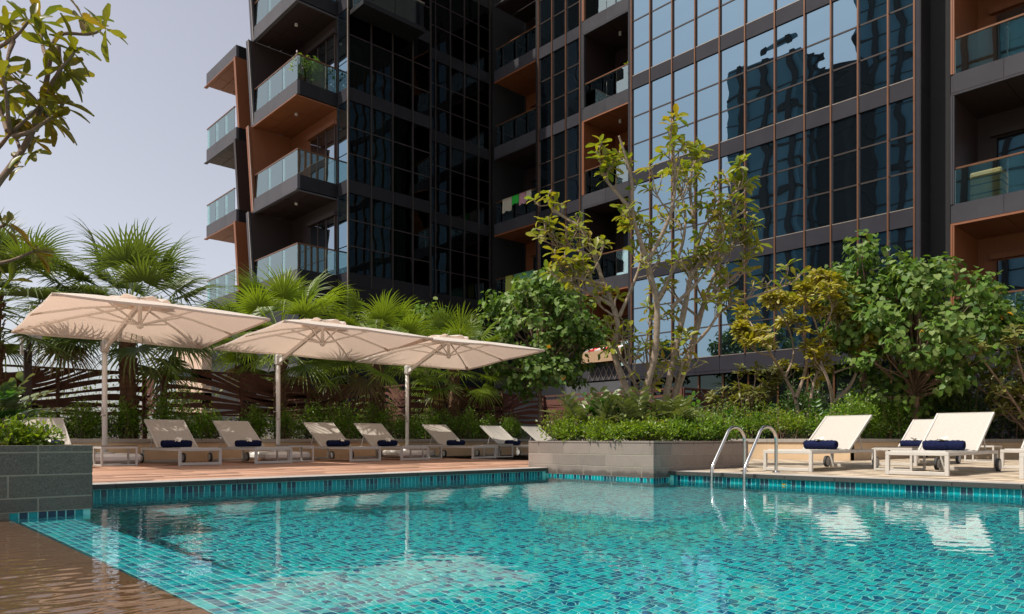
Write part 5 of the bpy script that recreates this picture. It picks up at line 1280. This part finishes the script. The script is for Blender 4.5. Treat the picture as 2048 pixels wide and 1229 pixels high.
bare_tree('plumeria_tree', 'wide tree with crowded golden-yellow leaves between the bare tree and the glossy round-leaved one', 'tree', T2, .060, .012, M['lf_yellow'], .22, 33, twigs=14, twig_len=.27, leaves=(6, 9), bark='bark_grey', forks=2, tip_from=.42, leafless=.05)
def bush_stems(c, n, h, r, seed):
    rg = random.Random(seed); out = []
    for k in range(n):
        a = rg.uniform(0, 6.28); rr = r * rg.uniform(.3, 1); e = (c[0] + rr * math.cos(a), c[1] + rr * math.sin(a), c[2] + h * rg.uniform(.6, 1))
        out.append([(c[0] + .1 * math.cos(a), c[1] + .1 * math.sin(a), c[2]), (c[0] + .35 * rr * math.cos(a), c[1] + .35 * rr * math.sin(a), c[2] + .4 * e[2] - .4 * c[2]), e])
    return out
bare_tree('plumeria_shrub', 'dense low shrub of thin brown stems with small olive leaves left of the golden tree', 'shrub', bush_stems((16.35, 9.15, .36), 16, 1.75, .95, 4), .028, .009, M['lf_olive'], .17, 41, twigs=9, twig_len=.30, leaves=(5, 8), bark='bark_brown', forks=1, tip_from=.35)
bare_tree('plumeria_tree', 'olive and gold leaved tree cut off by the right edge of the photo', 'tree', bush_stems((19.1, 3.75, .36), 9, 2.6, 1.7, 8), .045, .012, M['lf_olive'], .23, 43, twigs=12, twig_len=.42, leaves=(5, 8), bark='bark_brown', forks=1, tip_from=.35)

# ---- fan palms
def make_frond(seed, mat, dead=False, R0=.80, pet=.95):
    """petiole along +Y rising, then a fan of split pointed leaflets"""
    rg = random.Random(seed); v = []; f = []
    def strip(pts, ws, nrm=Vector((0, 0, 1))):
        k = len(v)
        for i, (p, w) in enumerate(zip(pts, ws)):
            d = (pts[min(i + 1, len(pts) - 1)] - pts[max(0, i - 1)]).normalized(); s = d.cross(nrm); s = s.normalized() if s.length > 1e-5 else Vector((1, 0, 0))
            v.extend([tuple(p - s * w), tuple(p + Vector((0, 0, -w * .55))), tuple(p + s * w)])
        for i in range(len(pts) - 1):
            a = k + 3 * i; f.extend([(a, a + 1, a + 4, a + 3), (a + 1, a + 2, a + 5, a + 4)])
    h = Vector((0, pet, 0))
    strip([Vector((0, 0, 0)), Vector((0, pet * .5, .02)), h], [.022, .015, .011])
    n = 32; span = R(108)
    for k in range(n):
        u = -1 + 2 * k / (n - 1); a = u * span + rg.uniform(-.03, .03); L = R0 * (1 - .28 * abs(u) ** 2.2) * rg.uniform(.82, 1.12)
        d = Vector((math.sin(a), math.cos(a), 0)); lift = .16 * (1 - abs(u)); dr = (.70 if dead else .44) * rg.uniform(.6, 1.5)
        pts = [h + d * (L * s_) + Vector((0, 0, lift * s_ - dr * L * max(0, s_ - .38) ** 2 * 1.6)) for s_ in (.03, .30, .55, .80, 1.0)]
        strip(pts, [.008, .020, .016, .009, .0012])
    me = bpy.data.meshes.new('frond'); me.from_pydata(v, [], f); me.materials.append(mat); me.polygons.foreach_set('use_smooth', [True] * len(f)); me.update(); return me
FR = {k: [make_frond(i + 10 * j, M[k], k == 'lf_palm_dry') for i in range(3)] for j, k in enumerate(('lf_palm', 'lf_palm_b', 'lf_palm_dry'))}
def palm(x, y, z0, h, label, seed, nf=44, kind='lf_palm', scale=1.0, tr=.12, group='fan palms between the wall and the screens'):
    rg = random.Random(seed); t = root('fan_palm', label, 'palm tree', (x, y, z0), group=group)
    n = 26; pts = []; rad = []
    for i in range(n + 1):
        s_ = i / n; pts.append((x + .03 * math.sin(s_ * 4 + seed), y + .03 * math.cos(s_ * 3), z0 + (h - z0) * s_))
        rad.append(tr * (1.18 - .22 * s_ + .10 * (i % 2)) * (1.18 if s_ > .82 else 1))
    trk = MB().tube(pts, rad, 12).build('trunk', M['palm_bark'], t)
    m = MB()
    for i in range(150):       # cut leaf bases
        s_ = rg.random(); a = rg.uniform(0, 6.28); zz = z0 + (h - z0) * (s_ ** .8); r_ = tr * 1.08
        p = Vector((x + r_ * math.cos(a), y + r_ * math.sin(a), zz)); o_ = Vector((math.cos(a), math.sin(a), 0))
        m.beam(p, p + o_ * rg.uniform(.03, .06) + Vector((0, 0, rg.uniform(.07, .13))), .05, .018)
    m.build('leaf_base', M['palm_bark'], t, kind='stuff')
    top = Vector((x, y, h))
    for k in range(nf):
        a = k * 2.39996 + rg.uniform(-.15, .15); u = (k + .5) / nf
        el = R(80) - R(118) * u ** .72 + rg.uniform(-.16, .16)      # young ones upright, old ones hanging
        dry = (u > .93 and rg.random() < .55); kd = 'lf_palm_dry' if dry else kind
        d = Vector((math.cos(a) * math.cos(el), math.sin(a) * math.cos(el), math.sin(el)))
        s_ = scale * rg.uniform(.88, 1.12) * (.85 if u < .12 else 1)
        side = d.cross(Vector((0, 0, 1))); side = side.normalized() if side.length > .05 else Vector((1, 0, 0))
        nrm = side.cross(d); roll = rg.uniform(-.5, .5); nrm = nrm * math.cos(roll) + side * math.sin(roll); X_ = d.cross(nrm)
        o = bpy.data.objects.new('frond', FR[kd][rg.randrange(3)]); COL.objects.link(o); o.parent = t
        b = top + d * .05 - Vector((0, 0, .28 * u)) - Vector((x, y, z0))
        o.matrix_local = Matrix(((X_.x * s_, d.x * s_, nrm.x * s_, b.x), (X_.y * s_, d.y * s_, nrm.y * s_, b.y), (X_.z * s_, d.z * s_, nrm.z * s_, b.z), (0, 0, 0, 1)))
    return t
palm(2.15, 16.4, .36, 3.10, 'fan palm at the far left edge, its crown half outside the frame', 1, 36, scale=1.15)
palm(4.41, 16.3, .36, 3.10, 'tall fan palm above the leftmost umbrella with a shaggy brown trunk', 2, 40, scale=1.18, tr=.135)
palm(7.75, 16.4, .36, 2.95, 'bright green fan palm above the middle umbrella', 3, 38, 'lf_palm_b', scale=1.15)
palm(10.39, 16.4, .36, 2.92, 'fan palm between the middle and the rightmost umbrella', 4, 34, 'lf_palm_b', scale=1.02, tr=.13)
palm(13.05, 16.5, .36, 2.75, 'short fan palm above the rightmost umbrella', 5, 34, 'lf_palm_b', scale=1.02, tr=.13)

# ---- glossy round-leaved trees
def round_tree(x, y, z0, zlo, zhi, rx, label, n, seed, lean=0, ls=.165, clumps=60, trunks=1):
    g = np.random.default_rng(seed); rg = random.Random(seed)
    t = root('sea_hibiscus_tree', label, 'tree', (x, y, z0), group='glossy round-leaved trees')
    cz = (zlo + zhi) / 2; hz = (zhi - zlo) / 2
    cl = []
    while len(cl) < clumps:
        p = g.uniform(-1, 1, 3)
        rr = np.linalg.norm(p)
        if rr > 1 or rr < .35: continue
        w = 1.0 - .25 * max(0, p[2]) - .12 * max(0, -p[2] - .2)
        cl.append(np.array([x + p[0] * rx * w + lean * max(0, -p[2] * .3), y + p[1] * rx * w, cz + p[2] * hz]))
    for k in range(trunks):
        a = rg.uniform(0, 6); bx_, by_ = x + .12 * k, y + .1 * k
        tp = smooth_path([(bx_, by_, z0), (bx_ + .05, by_, z0 + .9), (x + .1 * math.cos(a), y + .1 * math.sin(a), zlo + .7), (x, y, zhi - .6)])
        MB().tube(tp, [.080 - .02 * k - .048 * i / len(tp) for i in range(len(tp))], 9).build('trunk', M['bark_brown'], t, True)
    tw = MB()
    for c in cl:
        c = Vector(c); s_ = Vector((x, y, zlo + .25 + .75 * rg.random() * max(.1, c.z - zlo - .5))); mid = s_.lerp(c, .5) + Vector((rg.gauss(0, .08), rg.gauss(0, .08), -.05))
        tw.tube([s_, mid, c], [.022, .014, .006], 5)
    tw.build('branches', M['bark_brown'], t, True, kind='stuff')
    per = n // clumps; P, D, N = [], [], []
    for c in cl:
        r_ = rg.uniform(.26, .44)
        q = g.normal(0, 1, (per, 3)); q /= np.linalg.norm(q, axis=1)[:, None]; q *= (g.random((per, 1)) ** .4) * r_
        P.append(c + q * np.array([1, 1, .85])); o_ = (c - np.array([x, y, cz - .6])); o_ /= np.linalg.norm(o_)
        d = q / r_ * .7 + g.normal(0, .5, (per, 3)) + np.array([0, 0, -.75]); D.append(d); N.append(q / r_ + o_ * .8 + np.array([0, 0, .8]) + g.normal(0, .35, (per, 3)))
    P = np.concatenate(P); D = np.concatenate(D); N = np.concatenate(N); S = g.uniform(.7, 1.2, len(P)) * ls
    A = frame_mats(P, D, N, S)
    depth = P[:, 0] * math.cos(R(47)) + P[:, 1] * math.sin(R(47)); od = np.argsort(depth + g.uniform(0, .6, len(P)))
    me = mesh_of('leaf', LEAF_HEART, M['lf_round']); leaf_objects('leaf', me, A[od[:280]], t)
    scatter_mesh('foliage', *LEAF_Q, A[od[280:-14]], M['lf_round'], t, seed)
    me2 = mesh_of('yellow_leaf', LEAF_HEART, M['lf_round_old']); leaf_objects('yellow_leaf', me2, A[g.choice(od[:900], 9)], t)
    return t
LEAF_Q = ([(0, .05, 0), (.40, .05, .05), (.42, .55, .03), (0, 1.0, -.12), (-.42, .55, .03), (-.40, .05, .05)], [(0, 1, 2, 3), (0, 3, 4, 5)])
round_tree(15.25, 15.2, .36, 1.75, 5.45, 2.0, 'large glossy round-leaved tree left of the bare-stemmed tree, behind the pale planter', 5600, 3, clumps=110, ls=.15)
round_tree(14.6, 19.9, .05, 2.6, 4.95, .95, 'small round-leaved crown showing above the palms in front of the black wing', 1100, 4, clumps=24)
round_tree(18.6, 6.1, .36, 1.15, 4.75, 2.15, 'large glossy round-leaved tree behind the right loungers', 6000, 6, clumps=120, trunks=2, ls=.15)
round_tree(18.45, 7.15, .36, 2.2, 5.45, 1.15, 'upright taller round-leaved tree rising behind the golden tree', 1700, 7, clumps=44, ls=.15)

# ---- shrubs
def shrub(x, y, z0, rx, ry, h, mat, label, n, seed, ls=.06, flw=None, nf=0, group=None, lumpy=10, shoots=8, fsize=.035):
    g = np.random.default_rng(seed); t = root('shrub', label, 'shrub', (x, y, z0), group=group)
    L = []
    for k in range(lumpy):
        a = g.uniform(0, 6.28); r_ = g.random() ** .5 * .75
        L.append([x + rx * r_ * math.cos(a), y + ry * r_ * math.sin(a), z0 + h * g.uniform(.35, .78), g.uniform(.25, .45)])
    P, D, N = [], [], []
    per = n // (lumpy + 1)
    for lx, ly, lz, lr in L:
        q = g.normal(0, 1, (per, 3)); q /= np.linalg.norm(q, axis=1)[:, None]; q *= g.random((per, 1)) ** .35
        P.append(np.array([lx, ly, lz]) + q * np.array([rx * lr * 1.5, ry * lr * 1.5, h * lr]))
        D.append(q + g.normal(0, .5, (per, 3)) + np.array([0, 0, .35])); N.append(q * .6 + g.normal(0, .5, (per, 3)) + np.array([0, 0, 1.1]))
    st = MB()
    for k in range(shoots):       # loose shoots that break the outline
        lx, ly, lz, lr = L[k % lumpy]; e = np.array([lx + g.normal(0, rx * .22), ly + g.normal(0, ry * .2), z0 + h * g.uniform(.9, 1.28)])
        s_ = np.array([lx, ly, z0 + .1]); st.tube([tuple(s_), tuple((s_ + e) / 2 + g.normal(0, .03, 3)), tuple(e)], [.008, .006, .003], 4)
        m_ = max(10, per // 8); u = g.uniform(.55, 1.02, (m_, 1)); P.append(s_ + (e - s_) * u + g.normal(0, ls * .7, (m_, 3)))
        D.append(g.normal(0, .8, (m_, 3)) + np.array([0, 0, .5])); N.append(g.normal(0, .5, (m_, 3)) + np.array([0, 0, 1]))
    for k in range(7):
        lx, ly, lz, lr = L[k % lumpy]; st.tube([(x + g.normal(0, .08), y + g.normal(0, .08), z0 - .02), (lx, ly, lz)], [.012, .005], 4)
    st.build('stems', M['bark_brown'], t, kind='stuff')
    P = np.concatenate(P); D = np.concatenate(D); N = np.concatenate(N); P[:, 2] = np.maximum(P[:, 2], z0 + .01)
    scatter_mesh('foliage', *LEAF_SM2, frame_mats(P, D, N, g.uniform(.65, 1.3, len(P)) * ls), mat, t, seed)
    if flw:
        i = g.choice(len(P), nf); up = P[i] + np.array([-.04, -.05, .05])
        B = []
        for p in up:
            for a in range(4): B.append((p, (math.cos(a * 1.57), math.sin(a * 1.57), .3)))
        FP = np.array([b[0] for b in B]); FD = np.array([b[1] for b in B])
        scatter_mesh('blossoms', *LEAF_SMALL, frame_mats(FP, FD, np.tile([0, 0, 1.], (len(FP), 1)), np.full(len(FP), fsize)), flw, t, seed + 1)
    return t
GH = 'yellow-flowered bushes behind the left loungers'
rg = random.Random(12)
hl = ['behind the dark planter at the far left', 'left of the green speaker', 'between the speaker and the first pole', 'right of the first umbrella pole', 'at the foot of the tall shaggy palm', 'below the left corner of the largest screen',
      'below the middle of the largest screen', 'left of the second umbrella pole', 'right of the second umbrella pole', 'above the lounger right of the second pole', 'at the foot of the palm between the umbrellas', 'left of the third umbrella pole',
      'right of the third umbrella pole', 'under the short palm', 'above the lounger near the second speaker', 'left of the round-leaved tree trunk']
xs_ = [1.75, 2.6, 3.45, 4.3, 5.15, 6.0, 6.85, 7.7, 8.55, 9.4, 10.25, 11.1, 12.0, 12.9, 13.8, 14.8]
hs_ = [.62, .55, .55, .62, .8, .55, .55, .55, .68, .66, .95, .62, .66, .62, .6, .62]
for i, (x, h, w) in enumerate(zip(xs_, hs_, hl)):
    shrub(x, 15.95 + rg.uniform(-.05, .12), .36, .50, .34, h * rg.uniform(1.0, 1.35), M['lf_shrub'], 'leafy green bush ' + w, 1700, 100 + i, .062, M['fl_yellow'], rg.randint(3, 9), GH, shoots=11)
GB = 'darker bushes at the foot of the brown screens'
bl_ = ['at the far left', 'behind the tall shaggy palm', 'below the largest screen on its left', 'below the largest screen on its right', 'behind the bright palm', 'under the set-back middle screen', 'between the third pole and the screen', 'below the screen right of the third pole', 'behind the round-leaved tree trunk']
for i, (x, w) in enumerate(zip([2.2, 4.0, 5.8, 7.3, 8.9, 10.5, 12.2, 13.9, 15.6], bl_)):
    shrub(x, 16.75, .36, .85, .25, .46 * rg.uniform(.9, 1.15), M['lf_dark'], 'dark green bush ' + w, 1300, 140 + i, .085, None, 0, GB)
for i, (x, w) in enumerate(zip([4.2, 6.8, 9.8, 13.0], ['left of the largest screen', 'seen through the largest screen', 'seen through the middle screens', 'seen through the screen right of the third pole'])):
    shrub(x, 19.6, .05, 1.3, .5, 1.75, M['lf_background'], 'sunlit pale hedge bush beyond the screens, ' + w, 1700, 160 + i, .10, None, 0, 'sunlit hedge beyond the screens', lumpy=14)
# left planter
shrub(1.02, 6.62, .33, .26, .24, .20, M['lf_lime'], 'bright lime shrub in the dark planter at the left edge', 1500, 201, .046, None, 0, None, shoots=14)
shrub(-.2, 6.75, .33, .55, .35, .40, M['lf_lime'], 'lime shrub further left in the dark planter, mostly off frame', 1200, 202, .045)
# centre planter: lime front row
cpts = [(8.35, 7.95), (8.35, 7.45), (8.40, 6.95), (8.38, 6.45), (8.42, 6.12), (8.95, 6.15), (9.45, 6.15), (9.95, 6.15), (10.3, 6.5)]
cl_ = ['at the left corner of the pale planter', 'second from the left in the pale planter', 'third from the left in the pale planter', 'just left of the planter corner', 'at the front corner of the pale planter', 'just right of the planter corner', 'behind the first ladder rail', 'right of the bare tree in the pale planter', 'at the right end of the pale planter']
for i, ((x, y), w) in enumerate(zip(cpts, cl_)):
    dark = i > 4
    shrub(x, y, .38, .33, .31, rg.uniform(.20, .42), M['lf_lime' if not dark else 'lf_shrub'], ('lime ground shrub ' if not dark else 'deeper green ground shrub ') + w, 1900, 210 + i, .050, None if not dark else M['fl_yellow'], 2, 'low shrubs in the pale planter', shoots=8)
# right bed
rb = [((15.75, 12.2), .95, 'lf_shrub', 'left of the red-brown screen'), ((15.7, 10.8), .95, 'lf_lime', 'below the right end of the red-brown screen'), ((15.65, 9.7), .78, 'lf_lime', 'behind the ladder rails'), ((15.65, 8.7), .75, 'lf_shrub', 'below the golden tree on its left'),
      ((15.6, 7.75), .66, 'lf_lime', 'below the golden tree'), ((15.7, 6.95), .62, 'lf_shrub', 'left of the lounger behind the ladder')]
for i, ((x, y), h, mt, w) in enumerate(rb): shrub(x, y, .36, .42, .62, h, M[mt], 'yellow-flowered bush ' + w, 2000, 230 + i, .058, M['fl_yellow'], 9, 'flowering bushes along the right bed', shoots=14)
pr = [(16.3, 6.65, .85, 'right behind the raised back of the ladder lounger'), (17.3, 6.65, .90, 'between the right loungers'), (18.3, 6.6, .95, 'above the second-row lounger'), (20.1, 5.6, 1.0, 'behind the nearest right lounger'), (20.1, 4.2, 1.15, 'right of the nearest right lounger'), (20.1, 2.8, 1.1, 'at the right edge'), (20.0, 1.4, 1.1, 'beyond the right edge')]
for i, (x, y, h, w) in enumerate(pr): shrub(x, y, .36, .62, .40 if i < 3 else .8, h, M['lf_dark' if i > 2 else 'lf_shrub'], 'narrow-leaved bush with purple flowers ' + w, 2100, 250 + i, .075, M['fl_purple'], 8, 'purple-flowered bushes', shoots=12, fsize=.04)
hd = [(18.2, 8.3, 1.4), (19.3, 7.4, 1.3), (20.6, 6.2, 1.6), (20.7, 4.6, 1.7), (20.7, 3.0, 1.75), (20.7, 1.2, 1.8), (17.6, 10.4, 1.0), (19.9, 5.5, 1.5), (20.25, 3.9, 1.6), (20.2, 2.3, 1.6), (17.5, 11.6, .9)]
hw = ['behind the golden tree', 'below the round-leaved tree', 'right of the round-leaved trunk', 'against the dark wall near the right edge', 'below the right balconies', 'at the far right edge', 'in front of the dark storefront', 'in front of the wall behind the nearest right lounger', 'below the cut-off golden tree', 'low at the right edge of the photo', 'beside the red-brown screen']
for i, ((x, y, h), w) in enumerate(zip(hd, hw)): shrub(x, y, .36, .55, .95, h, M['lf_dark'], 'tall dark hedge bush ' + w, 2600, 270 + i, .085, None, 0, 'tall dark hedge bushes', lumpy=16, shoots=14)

# ---- cardboard palms with thick paired leaflets
def zamia(x, y, z0, label, seed, nf=11, L=.62, mat='lf_zamia', group=None, wl=.21):
    rg = random.Random(seed); t = root('cardboard_palm', label, 'plant', (x, y, z0), group=group)
    for k in range(nf):
        a = k * 2.4 + rg.uniform(-.3, .3); el = R(rg.uniform(38, 82)); l = L * rg.uniform(.75, 1.1)
        d = Vector((math.cos(a) * math.cos(el), math.sin(a) * math.cos(el), math.sin(el))); pts = []; p = Vector((x, y, z0)); dd = d.copy()
        for i in range(8): pts.append(p.copy()); p = p + dd * l / 7; dd = (dd + Vector((d.x * .12, d.y * .12, -.13))).normalized()
        fr = MB().tube(pts, [.009 - .0009 * i for i in range(8)], 5).build('frond', M[mat], t, True)
        P, D, N = [], [], []
        for i in range(1, 8):
            for h in (0, .5):
                if h: continue
                q = pts[i].lerp(pts[min(i + 1, 7)], h); dd = (pts[min(i + 1, 7)] - pts[i - 1]).normalized(); s_ = dd.cross(Vector((0, 0, 1))).normalized(); u = s_.cross(dd)
                for sg in (-1, 1): P.append(tuple(q)); D.append(tuple(s_ * sg + dd * .55 + u * .35)); N.append(tuple(u - s_ * sg * .3))
        sz = np.array([wl * (1 - .35 * abs(j / len(P) - .45)) for j in range(len(P))])
        o = scatter_mesh('leaflet', *ZL, frame_mats(np.array(P), np.array(D), np.array(N), sz), M[mat], None, seed + k, kind='stuff')
        me = o.data; me.transform(Matrix.Translation((-x, -y, -z0))); o.parent = fr
    return t
ZL = leaf_template(.40, .05, .12, 4, .58)
zs = [(8.75, 7.85, 'lf_zamia', 'leftmost silvery cardboard palm in the pale planter'), (8.85, 7.35, 'lf_zamia', 'silvery cardboard palm second from the left in the pale planter'), (9.05, 7.6, 'lf_zamia_g', 'green upright cardboard palm left of the bare stems'),
      (8.95, 6.85, 'lf_zamia', 'silvery cardboard palm right in front of the bare stems'), (9.3, 6.55, 'lf_zamia', 'cardboard palm right of the thickest bare stem'), (9.75, 6.65, 'lf_zamia', 'olive cardboard palm near the right end of the pale planter'), (10.15, 6.95, 'lf_zamia_g', 'cardboard palm at the right end of the pale planter')]
for i, (x, y, mt, lb) in enumerate(zs): zamia(x, y, .52, lb, 300 + i, 13, .66, mt, 'cardboard palms in the pale planter')
zs = [(16.0, 8.1, 'pale green cardboard palm behind the ladder lounger'), (16.3, 7.4, 'cardboard palm below the golden tree on its right'), (15.9, 9.2, 'cardboard palm behind the second ladder rail')]
for i, (x, y, lb) in enumerate(zs): zamia(x, y, .55, lb, 320 + i, 12, .75, 'lf_zamia_g', 'cardboard palms in the right bed', .17)
zamia(.62, 7.1, .36, 'large glossy cardboard palm cut off by the left edge above the dark planter', 331, 12, .80, 'lf_zamia_g', None, .21)
zamia(.95, 7.3, .42, 'silver-green strappy plant low at the left edge of the dark planter', 333, 12, .5, 'lf_zamia', None, .2)
